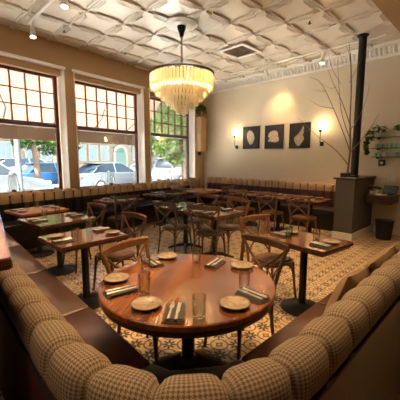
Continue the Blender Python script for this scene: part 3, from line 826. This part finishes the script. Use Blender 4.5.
# air vent
vt = thing('air_vent', 'square ceiling air vent with grey grille in a white frame', 'vent', (5.36, 4.25, ZC-.026))
mb = MB()
for sx, sy, w_, d_ in ((-.30, 0, .08, .68), (.30, 0, .08, .68), (0, -.30, .52, .08), (0, .30, .52, .08)): mb.box((sx, sy, -.014), (w_, d_, .028), 0, .006)
mb.build('frame', 'white_paint', vt)
MB().box((0, 0, -.004), (.52, .52, .008)).build('backing', 'vent_grey', vt)
for k in range(12): MB().box((0, -.24+.0436*k, -.014), (.52, .012, .012)).build('slat', 'vent_grey', vt)
for (x, y, lab) in ((2.3, 5.75, 'small dark sprinkler head on the ceiling near the left window'), (3.66, 6.0, 'small dark sprinkler head on the ceiling left of the chandelier'), (5.07, 2.57, 'small dark sprinkler head on the ceiling at right')):
    t = thing('sprinkler_head', lab, 'sprinkler', (x, y, ZC-.026), 0, 'sprinkler heads')
    MB().lathe([(0, 0), (.035, 0), (.03, -.012), (0, -.012)], 14).build('escutcheon', 'white_paint', t, smooth=True)
    MB().lathe([(0, -.012), (.014, -.012), (.01, -.04), (.028, -.045), (.028, -.05), (0, -.05)], 12).build('deflector', 'bronze', t, smooth=True)

# track lights
def spot_head(parent, loc, target, energy, ang, size=.045):
    l = Vector(loc); d = (Vector(target)-l).normalized(); h = .14
    MB().tube([(l.x, l.y, l.z), (l.x, l.y, l.z-.09)], .009, 6).build('stem', 'white_paint', parent)
    c = l+Vector((0, 0, -.10)); e = c+d*h
    hd = MB().tube([c-d*.03, c-d*.025, c+d*.05, e], [.02, .036, .04, .046], 14).build('lamp_head', 'white_paint', parent, smooth=True)
    MB().tube([e, e+d*.003], [.038, .038], 14).build('lens', 'lens_glow', hd)
    light('track_spot_light', 'SPOT', e+d*.012, energy, WARM, aim(c, target), spot_size=math.radians(ang), spot_blend=1., shadow_soft_size=size)
tr1 = thing('track_light', 'white ceiling track light with lit spot over the left bench', 'track light', (0, 0, 0))
MB().box((1.75, 2.7, ZC-.075), (.04, 6.2, .035), 0, .004).build('track', 'white_paint', tr1)
tr2 = thing('track_light', 'white ceiling track light with two spots in front of the picture wall', 'track light', (0, 0, 0))
MB().box((6.45, 3.6, ZC-.075), (.035, 3.6, .03), 0, .004).build('track', 'white_paint', tr2)
zt = ZC-.09
spot_head(tr1, (1.76, 5.68, zt), (1.6, 5.2, .75), 60, 60)
spot_head(tr1, (1.75, 4.3, zt), (1.4, 4.0, .75), 60, 62)  # from here on, unseen heads added to light tables and near bench
spot_head(tr1, (1.75, 2.9, zt), (1.2, 2.4, .6), 70, 70)
spot_head(tr1, (1.75, 1.6, zt), (1.3, 1.4, .75), 70, 55)
spot_head(tr1, (1.75, .3, zt), (1.0, .6, .9), 26, 75)
spot_head(tr2, (6.45, 4.34, zt), (7.25, 4.34, 2.85), 24, 62, .12)
spot_head(tr2, (6.45, 2.95, zt), (6.0, 3.0, .75), 90, 75)

# unseen downlights added in the near soffit to brighten floor and benches
for k, (x, e_) in enumerate(((-.6, 12), (1.25, 38), (2.7, 84), (4.1, 84), (5.4, 18))):
    t = thing('fill_downlight', ('added round fill lamp recessed in the soffit over the %s' % ('service cabinet', 'banquette corner', 'right bench', 'right aisle', 'wall desk')[k]), 'fill_downlight', (x, 1.25, 3.73), 0, 'added fill downlights')
    MB().lathe([(.055, -.001), (.075, -.001), (.078, -.006), (.055, -.008), (.05, -.001)], 24).build('trim_ring', 'white_paint', t, smooth=True)
    MB().lathe([(0, -.003), (.05, -.003), (.05, -.001), (0, -.001)], 20).build('lens', 'lens_glow', t)
    light('fill_beam', 'SPOT', (x, 1.25, 3.715), e_, WARM, aim((x, 1.25, 3.7), (x+.1, 1.75, 0)), spot_size=math.radians(84), spot_blend=.8, shadow_soft_size=.06)

# ================================================================== PICTURE WALL
def smooth_closed(pts, n=4):
    P = [Vector(p) for p in pts]; N = len(P); out = []
    for i in range(N):
        p0, p1, p2, p3 = P[i-1], P[i], P[(i+1) % N], P[(i+2) % N]
        for k in range(n):
            t = k/n; q = .5*((2*p1)+(p2-p0)*t+(2*p0-5*p1+4*p2-p3)*t*t+(3*p1-p0-3*p2+p3)*t**3); out.append((q.x, q.y))
    return out
def picture(y, z, label, motif):
    t = thing('framed_picture', label, 'picture', (XW-.002, y, z), 0, 'shell pictures')
    MB().box((-.018, 0, 0), (.036, .56, .62), 0, .004).build('canvas', 'canvas_black', t)
    for poly, sh in motif:
        P = smooth_closed(poly); n = len(P)
        mb = MB(); mb.v = [(-.0365, -a, b_) for a, b_ in P]+[(-.0385, -a*.97, b_*.97) for a, b_ in P]
        mb.f = [(i, (i+1) % n, n+(i+1) % n, n+i) for i in range(n)]+[tuple(n+i for i in range(n))]
        mb.build('printed_shell', sh, t)
picture(5.285, 2.18, 'black picture of an oval ribbed white shell, leftmost of three', [([(-.02, .2), (.08, .13), (.13, 0), (.09, -.13), (.01, -.2), (-.08, -.12), (-.13, .05), (-.1, .16)], 'shell')])
picture(4.54, 2.165, 'black picture of a broad white shell fragment, middle of three', [([(-.17, .02), (-.12, .12), (.02, .16), (.12, .12), (.14, .0), (.17, -.08), (.1, -.14), (-.06, -.13), (-.17, -.1), (-.12, -.04)], 'shell')])
picture(3.8, 2.155, 'black picture of an upright pointed conch shell, rightmost of three', [([(.10, .24), (.12, .12), (.1, .0), (.13, -.08), (.06, -.2), (-.02, -.26), (-.1, -.18), (-.14, -.06), (-.06, .02), (.02, .1)], 'shell')])
for (y, lab) in ((5.8, 'black wall sconce with glowing bulb left of the pictures'), (3.23, 'black wall sconce with glowing bulb right of the pictures')):
    t = thing('wall_sconce', lab, 'sconce', (XW-.001, y, 0), 0, 'wall sconces')
    MB().box((-.012, 0, 1.93), (.024, .09, .10), 0, .006).build('backplate', 'black_metal', t)
    MB().tube(smoothpts([(-.02, 0, 1.93), (-.09, 0, 1.94), (-.115, 0, 2.0), (-.115, 0, 2.2)], 4), .008, 8).build('arm', 'black_metal', t, smooth=True)
    MB().lathe([(0, 2.2), (.03, 2.2), (.034, 2.25), (.02, 2.27), (0, 2.27)], 14, (-.115, 0, 0)).build('cup', 'black_metal', t, smooth=True)
    b_ = MB().lathe([(0, 2.27), (.022, 2.275), (.043, 2.32), (.046, 2.36), (.03, 2.405), (0, 2.42)], 16, (-.115, 0, 0)).build('bulb', 'bulb_glow', t, smooth=True)
    light('sconce_light', 'POINT', (XW-.17, y, 2.40), .6 if y > 4 else 1.1, (1, .62, .27), shadow_soft_size=.05)

# wooden speaker on the end pillar
sp = thing('wall_speaker', 'tan wooden box speaker mounted on the pillar by the corner', 'speaker', wpt(7.03, -.002, 1.82), TH)
MB().box((0, -.10, .53), (.34, .2, 1.06), 0, .008).build('cabinet', 'tan_wall', sp)
MB().box((0, -.203, .53), (.28, .008, .98), 0, .003).build('grille', 'tan_wall', sp)
MB().box((0, -.03, -.06), (.08, .06, .12)).build('bracket', 'black_metal', sp)
hp = thing('hanging_plant', 'dark trailing plant in the corner beside the chandelier', 'plant', (*wpt(7.0, -.12)[:2], 2.91))
MB().lathe([(0, 0), (.08, 0), (.11, .14), (.1, .14), (.075, .02), (0, .02)], 16).build('pot', 'terracotta', hp, smooth=True)
def leaves(n, gen, size, mat):
    mb = MB()
    for _ in range(n):
        p = Vector(gen()); d = Vector((random.gauss(0, 1), random.gauss(0, 1), random.gauss(0, .6))).normalized(); a = d.cross(Vector((random.random(), random.random(), 1))).normalized()
        s = size*random.uniform(.6, 1.3); k = len(mb.v)
        mb.v += [tuple(p-d*s), tuple(p+a*s*.55+d*s*.1), tuple(p+d*s), tuple(p-a*s*.55+d*s*.1)]; mb.f.append((k, k+1, k+2, k+3))
    return mb
def ball(c, r): 
    def g():
        while True:
            q = Vector((random.uniform(-1, 1), random.uniform(-1, 1), random.uniform(-1, 1)))
            if q.length < 1: return (c[0]+q.x*r[0], c[1]+q.y*r[1], c[2]+q.z*r[2])
    return g
tag(leaves(260, ball((0, 0, .2), (.2, .13, .17)), .05, 'houseplant_leaf').build('foliage', 'houseplant_leaf', hp), kind='stuff')

# bare branches on the half wall
br = thing('bare_branches', 'tall bare branches standing in a planter on the half wall', 'branches', (0, 0, 0))
MB().box((6.5, 2.325, 1.255), (.5, .12, .085), 0, .01).build('planter', 'dark_cap', br)
B = [
    ([(6.36, 2.29, 1.24), (6.3, 2.24, 1.74), (6.28, 2.27, 2.3), (6.22, 2.26, 2.84), (6.2, 2.29, 3.36), (6.15, 2.33, 3.7)], .02),
    ([(6.3, 2.24, 1.72), (6.2, 2.46, 2.32), (6.1, 2.78, 3.03), (6.05, 3.02, 3.2)], .011),
    ([(6.28, 2.26, 2.21), (6.3, 2.46, 2.7), (6.35, 2.68, 3.11), (6.32, 2.77, 3.35)], .009),
    ([(6.28, 2.26, 2.11), (6.08, 2.05, 2.32), (6.05, 1.93, 2.63), (6.0, 1.88, 2.9)], .008),
    ([(6.3, 2.24, 1.7), (6.05, 1.9, 2.0), (5.95, 1.68, 2.34)], .009),
    ([(6.36, 2.28, 1.45), (6.25, 2.5, 1.75), (6.15, 2.85, 2.04), (6.1, 3.27, 2.44)], .011),
    ([(6.29, 2.24, 1.93), (6.15, 2.4, 2.5), (6.2, 2.54, 3.45)], .009),
    ([(6.24, 2.26, 2.66), (6.25, 2.32, 3.4), (6.2, 2.4, 3.7)], .008),
    ([(6.12, 2.72, 2.9), (6.3, 2.9, 2.95), (6.35, 3.1, 3.02)], .006), ([(6.17, 2.55, 2.55), (6.0, 2.75, 2.6), (5.9, 2.95, 2.75)], .006),
    ([(6.22, 2.3, 3.0), (6.0, 2.1, 3.2), (5.95, 1.95, 3.45)], .006), ([(6.33, 2.6, 2.98), (6.4, 2.75, 3.0), (6.42, 2.98, 3.15)], .005),
    ([(6.18, 2.45, 3.0), (6.1, 2.6, 3.3), (6.1, 2.68, 3.6)], .005), ([(6.13, 3.0, 2.2), (6.2, 3.1, 2.15), (6.2, 3.4, 2.2)], .005)]
for pts, r in B:
    q = smoothpts(pts, 4); MB().tube(q, [r*(1-.75*i/(len(q)-1)) for i in range(len(q))], 6).build('branch', 'branch_bark', br, smooth=True)

# ================================================================== NOOK AT THE RIGHT
def shelf(z, label):
    t = thing('glass_shelf', label, 'shelf', (XW, 1.5, z), 0, 'glass shelves')
    MB().box((-.09, 0, 0), (.18, 1.2, .012), 0, .003).build('pane', 'shelf_glass', t)
    for y in (-.45, .5): MB().box((-.06, y, -.02), (.12, .02, .028)).build('bracket', 'black_metal', t)
for z, lab in ((2.01, 'top green glass shelf on the right wall, holding plants'), (1.79, 'middle green glass shelf on the right wall, holding cups'), (1.61, 'lowest green glass shelf on the right wall')): shelf(z, lab)
cup_mb = MB().lathe([(0, 0), (.026, 0), (.034, .09), (.031, .09), (.023, .008), (0, .008)], 12)
cu0 = None; row = {1.796: ('middle', 9), 1.616: ('lowest', 6)}
for z, (nm, n) in row.items():
    for k in range(n):
        y = 2.02-.082*k if nm == 'middle' else (2.03-.08*k if k < 3 else 1.85-.08*k+.16)
        if nm == 'lowest' and 2 < k: y = 1.66-.08*(k-3)
        if cu0 is None: o = cu0 = cup_mb.build('shelf_cup', 'teal_glass', None, (XW-.09, y, z), smooth=True)
        else: o = inst(cu0, None, (XW-.09, y, z))
        tag(o, 'pale teal cup, %s from the left on the %s glass shelf' % (('first', 'second', 'third', 'fourth', 'fifth', 'sixth', 'seventh', 'eighth', 'ninth')[k], nm), 'cup', 'cups on the %s glass shelf' % nm)
def potted(name, label, loc, pot, gens, n, size):
    t = thing(name, label, 'plant', loc)
    MB().lathe([(0, 0), (.05, 0), (.065, .10), (.058, .10), (.045, .012), (0, .012)], 16).build('pot', pot, t, smooth=True)
    mb = MB()
    for g_ in gens:
        l = leaves(n, g_, size, ''); mb.add(l.v, l.f)
    tag(mb.build('foliage', 'houseplant_leaf', t), kind='stuff')
potted('trailing_plant', 'green trailing plant spilling off the top glass shelf', (XW-.1, 2.0, 2.017), 'pale_ceramic',
       [ball((-.02, 0, .15), (.1, .17, .08)), ball((-.06, .14, .03), (.06, .09, .12)), ball((-.06, .2, -.12), (.05, .06, .14)), ball((-.05, .19, -.28), (.04, .05, .1))], 70, .035)
potted('potted_plant', 'small bushy plant in a pale pot on the top glass shelf', (XW-.1, 1.62, 2.017), 'pale_ceramic', [ball((0, 0, .16), (.09, .13, .08))], 110, .035)
ck = thing('desk_clock', 'small square black clock with white face below the shelves', 'clock', (XW-.001, 1.92, 1.49))
MB().box((-.025, 0, 0), (.05, .12, .12), 0, .008).build('case', 'canvas_black', ck); MB().lathe([(0, 0), (.033, 0), (.033, .003), (0, .003)], 20).build('face', 'plastic_white', ck, (-.05, 0, 0)).rotation_euler = (0, -PI/2, 0)
ds = thing('host_desk', 'dark wooden wall desk with drawers beside the half wall', 'desk', (XW-.001, 1.78, 0))
MB().box((-.3, 0, .845), (.6, .48, .03), 0, .004).build('desktop', 'host_wood', ds); MB().box((-.3, 0, .76), (.56, .44, .14)).build('case', 'host_wood', ds)
for k in (-1, 1):
    d = MB().box((-.585, .108*k, .76), (.012, .2, .11), 0, .003).build('drawer', 'host_wood', ds)
    MB().lathe([(0, 0), (.01, 0), (.012, .012), (0, .016)], 10).build('knob', 'bronze', d, (-.592, .108*k, .76)).rotation_euler = (0, -PI/2, 0)
ph = thing('desk_telephone', 'pale telephone with round dial on the wall desk', 'telephone', (6.93, 1.93, .861))
MB().prism([(-.09, -.08), (.09, -.08), (.07, .08), (-.07, .08)], 0, .07, .02).build('body', 'pale_ceramic', ph, smooth=True)
MB().tube(smoothpts([(-.02, -.11, .10), (-.02, -.08, .13), (-.02, .08, .13), (-.02, .11, .10)], 4), [.025]*3+[.018]*7+[.025]*3, 8).build('handset', 'canvas_black', ph, smooth=True)
MB().lathe([(0, 0), (.04, 0), (.04, .008), (0, .008)], 18).build('dial', 'canvas_black', ph, (-.05, 0, .068))
tb = thing('tablet', 'black tablet propped on a stand on the wall desk', 'tablet', (6.98, 1.66, .861))
ax = (Vector((.0, 1, 0)), Vector((.55, 0, .83)).normalized(), Vector((-.83, 0, .55)).normalized())
MB().box((-.01, 0, .10), (.26, .19, .012), 0, .004, axes=ax).build('case', 'canvas_black', tb); MB().box((-.016, 0, .104), (.23, .16, .002), axes=ax).build('screen', 'far_glass', tb)
MB().box((.06, 0, .045), (.012, .1, .09)).build('stand', 'black_metal', tb)
tag(MB().box((6.80, 1.78, .868), (.15, .2, .014), .3, .002).build('paper_stack', 'pale_ceramic'), 'small stack of pale papers on the wall desk', 'papers')
for y, lab in ((1.86, 'white light switch plate on the wall above the desk, left one'), (1.70, 'white light switch plate on the wall above the desk, right one')):
    t = thing('light_switch', lab, 'switch', (XW-.001, y, 1.14), 0, 'light switches')
    MB().box((-.005, 0, 0), (.01, .085, .12), 0, .003).build('plate', 'plastic_white', t); MB().box((-.013, 0, 0), (.008, .025, .05), 0, .002).build('rocker', 'pale_ceramic', t)
bn = thing('waste_bin', 'dark waste bin on the floor under the wall desk', 'bin', (6.72, 1.66, .001))
MB().lathe([(0, 0), (.13, 0), (.16, .36), (.165, .37), (.155, .37), (.125, .02), (0, .02)], 22).build('body', 'canvas_black', bn, smooth=True)
MB().lathe([(.155, .355), (.172, .36), (.172, .378), (.158, .38)], 22).build('rim', 'black_metal', bn, smooth=True)

# ================================================================== OUTSIDE
GZ = -.02
struct(MB().box((8, 9.6, GZ-.05), (60, 5.6, .1), TH).build('pavement', 'concrete'), 'pale pavement outside the windows')
struct(MB().box((8, 30, GZ-.1), (120, 46, .1), TH).build('road', 'asphalt'), 'grey street outside the windows')
struct(MB().box((*wpt(12, 19.0)[:2], GZ-.08), (90, 4., .14), TH).build('far_pavement', 'concrete'), 'pavement across the street')
aw = thing('awning', 'pale pink striped awning with grey valance outside the windows', 'awning', (0, 0, 0))
def wsheet(s0, s1, pts, n, thick=.006):
    mb = MB()
    for k in range(n+1):
        s = s0+(s1-s0)*k/n
        for (o, z) in pts: mb.v.append(wpt(s, o, z))
        for (o, z) in reversed(pts): mb.v.append(wpt(s, o, z-thick))
    m_ = len(pts)*2
    for k in range(n):
        for i in range(m_): mb.f.append((k*m_+i, k*m_+(i+1) % m_, (k+1)*m_+(i+1) % m_, (k+1)*m_+i))
    return mb
AE = 6.05   # the awning ends before the right-hand window does
wsheet(-2.5, AE, [(.36, 3.75), (1.55, 2.36)], 24).build('canopy', 'awning_cloth', aw)
mb = MB()
wbox(mb, -2.5, AE, 1.55, 1.562, 2.02, 2.35); mb.build('valance', 'valance_cloth', aw)
for s in (-.5, 1.5, 2.6, 3.75, 4.85, AE-.1):
    MB().tube([wpt(s, .34, 2.75), wpt(s+.3, .9, 2.6), wpt(s+.45, 1.5, 2.38)], .016, 6).build('arm', 'pole_grey', aw)
MB().tube([wpt(-2.5, 1.53, 2.36), wpt(AE, 1.53, 2.36)], .02, 8).build('front_bar', 'pole_grey', aw)

def car(label, s, off, rz, paint, kind):
    t = thing('parked_car', label, 'car', wpt(s, off, GZ-.05), rz+TH, 'cars in the street')
    k = {'sedan': (1., 1.), 'suv': (1.02, 1.18)}[kind]; L, Z = k
    body = [(-2.25, .32), (2.2, .32), (2.28, .5), (2.22, .66), (1.9, .8), (1.0, .94), (-1.3, .99), (-2.1, .93), (-2.28, .7)]
    cab = [(-1.75, .95), (1.15, .93), (.35, 1.40), (-.1, 1.46), (-.9, 1.44), (-1.25, 1.34)] if kind == 'sedan' else [(-2.1, .95), (1.2, .93), (.5, 1.42), (.1, 1.48), (-1.7, 1.47), (-1.95, 1.3)]
    def solid(poly, wfun, name, mat, par=t, inset=.05):
        mb = MB(); n = len(poly); cx = sum(p[0] for p in poly)/n; cz = sum(p[1] for p in poly)/n
        rows = [(-1, 1-inset), (-.92, 1), (.92, 1), (1, 1-inset)]
        for sd, sc in rows:
            for x, z in poly: xx, zz = cx+(x-cx)*sc, cz+(z-cz)*sc; mb.v.append((xx*L, sd*wfun(zz), zz*Z))
        for r in range(3):
            for i in range(n): mb.f.append((r*n+i, (r+1)*n+i, (r+1)*n+(i+1) % n, r*n+(i+1) % n))
        mb.f += [tuple(range(n)), tuple(3*n+i for i in range(n-1, -1, -1))]
        return mb.build(name, mat, par, smooth=True)
    solid(body, lambda z: .9, 'body', paint)
    solid(cab, lambda z: .80-.32*max(0, z-.95), 'glasshouse', 'car_glass')
    rp = [(x, z) for x, z in cab if z > 1.28]
    x0, x1 = min(p[0] for p in rp)-.02, max(p[0] for p in rp)+.0
    MB().box(((x0+x1)/2*L, 0, 1.45*Z), ((x1-x0)*L, 1.26, .05), 0, .02).build('roof', paint, t)
    for sy in (-1, 1):
        for (xa, za), (xb, zb) in ((cab[1], cab[2]), (cab[0], cab[-1]), ((-.25, .95), (-.28, 1.44))):
            MB().tube([(xa*L, sy*.80, za*Z), (xb*L, sy*(.80-.32*(zb-.95)), zb*Z)], .035, 6).build('pillar', paint, t)
        MB().box((2.17*L, sy*.62, .67*Z), (.14, .34, .12), 0, .03).build('headlight', 'plastic_white', t); MB().box((-2.22*L, sy*.68, .74*Z), (.1, .26, .16), 0, .03).build('tail_light', 'red_paint', t)
        MB().box((.95*L, sy*.95, 1.0*Z), (.12, .16, .11), 0, .03).build('mirror', paint, t)
        for x in (-1.38, 1.42):
            wl = MB().lathe([(0, -.11), (.3, -.11), (.33, -.08), (.33, .08), (.3, .11), (0, .11)], 20).build('wheel', 'tyre', t, (x*L, sy*.82, .33), smooth=True); wl.rotation_euler = (PI/2, 0, 0)
            MB().lathe([(0, -.115), (.2, -.115), (.2, .115), (0, .115)], 14).build('hub', 'steel', wl, smooth=True)
    MB().box((2.26*L, 0, .47*Z), (.06, 1.2, .2), 0, .02).build('grille', 'black_metal', t)
    return t
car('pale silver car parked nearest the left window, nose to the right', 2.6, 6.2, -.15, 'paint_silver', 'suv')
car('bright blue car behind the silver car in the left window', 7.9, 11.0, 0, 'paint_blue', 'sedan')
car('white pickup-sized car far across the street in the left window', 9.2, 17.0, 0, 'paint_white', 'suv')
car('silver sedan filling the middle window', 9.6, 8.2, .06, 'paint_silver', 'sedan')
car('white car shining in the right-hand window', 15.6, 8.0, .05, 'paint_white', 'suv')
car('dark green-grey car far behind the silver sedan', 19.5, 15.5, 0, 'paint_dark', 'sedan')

bd = thing('building', 'pale stone building across the street with green doors', 'building', wpt(14, 22.5, GZ), TH)
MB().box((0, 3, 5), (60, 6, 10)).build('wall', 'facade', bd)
MB().box((0, -.15, .35), (60, .3, .7)).build('plinth', 'facade_trim', bd); MB().box((0, -.12, 3.9), (60, .24, .3)).build('string_course', 'facade_trim', bd)
def arch(mb, x, w_, h, y, t_):
    pts = [(x-w_/2, .0), (x+w_/2, .0)]+[(x+w_/2*math.cos(a), h-w_/2+w_/2*math.sin(a)) for a in [PI*k/8 for k in range(9)]]; n = len(pts)
    mb.v += [(a, y, b_) for a, b_ in pts]+[(a, y-t_, b_) for a, b_ in pts]
    mb.f += [tuple(n+i for i in range(n))]+[(i, (i+1) % n, n+(i+1) % n, n+i) for i in range(n)]
for k, x in enumerate((-6.9, .7, 7.5)):
    mb = MB(); arch(mb, x, 2.0, 3.3, .0, .16); mb.build('door_surround', 'facade_trim', bd)
    mb = MB(); arch(mb, x, 1.35, 2.9, -.16, .03); mb.build('door', 'green_door', bd)
for x in (-12.5, -10, -4.3, -2.2, -.9, 2.6, 4.0, 5.4, 9.8, 11.5, 13.4):
    MB().box((x, -.05, 2.3), (1.15, .14, 1.7), 0, .02).build('window_surround', 'facade_trim', bd)
    wq = MB().box((x, -.125, 2.3), (.85, .02, 1.4)).build('window', 'far_glass', bd)
    MB().box((x, -.14, 2.3), (.05, .02, 1.4)).build('sash_bar', 'facade_trim', wq)
def tree(label, s, off, h, crown, n):
    c = wpt(s, off, GZ)
    t = thing('street_tree', label, 'tree', c, 0, 'street trees')
    MB().tube(smoothpts([(0, 0, 0), (.05, 0, h*.3), (-.05, .05, h*.6), (.1, 0, h)], 4), [.17-.01*i for i in range(13)], 10).build('trunk', 'bark', t, smooth=True)
    mb = MB()
    for (cx, cy, cz, r) in crown:
        l = leaves(n, ball((cx, cy, cz), (r, r, r*.75)), .13, ''); mb.add(l.v, l.f)
        MB().tube([(0, 0, h*.6), (cx*.6, cy*.6, (h*.6+cz)/2), (cx, cy, cz)], [.07, .05, .02], 6).build('limb', 'bark', t, smooth=True)
    tag(mb.build('foliage', 'leaf', t), kind='stuff')
tree('leafy green street tree filling the right-hand window', 11.2, 4.2, 4.2, [(0, 0, 4.2, 1.5), (-.9, .3, 3.3, 1.0), (.9, .2, 3.5, 1.1), (.2, -.4, 2.5, .75), (-1.0, .2, 2.2, .7), (-.4, .2, 1.7, .55), (.3, .5, 5.2, 1.3), (1.9, .6, 3.9, 1.1)], 420)
tree('leafy green street tree across the street in the left window', 5.8, 8.6, 4.5, [(0, 0, 4.4, 1.6), (-1.1, .2, 3.6, 1.0), (1.2, 0, 3.7, 1.2), (.3, .3, 3.0, .9), (.9, .3, 2.3, .75), (-.3, .2, 2.5, .6), (1.8, .4, 2.5, .7)], 300)
tree('green street tree across the street in the middle window', 17.5, 12.0, 4.6, [(0, 0, 4.6, 1.8), (-1.3, .2, 3.8, 1.2), (1.2, 0, 3.9, 1.2), (-1.2, .2, 2.6, 1.0), (.8, .2, 2.5, 1.0)], 300)
pl = thing('street_pole', 'grey street pole seen through the left window', 'pole', wpt(3.05, 3.6, GZ))
MB().lathe([(.12, 0), (.12, .15), (.085, .2), (.07, 4.5), (0, 4.5)], 16).build('shaft', 'pole_grey', pl, smooth=True)
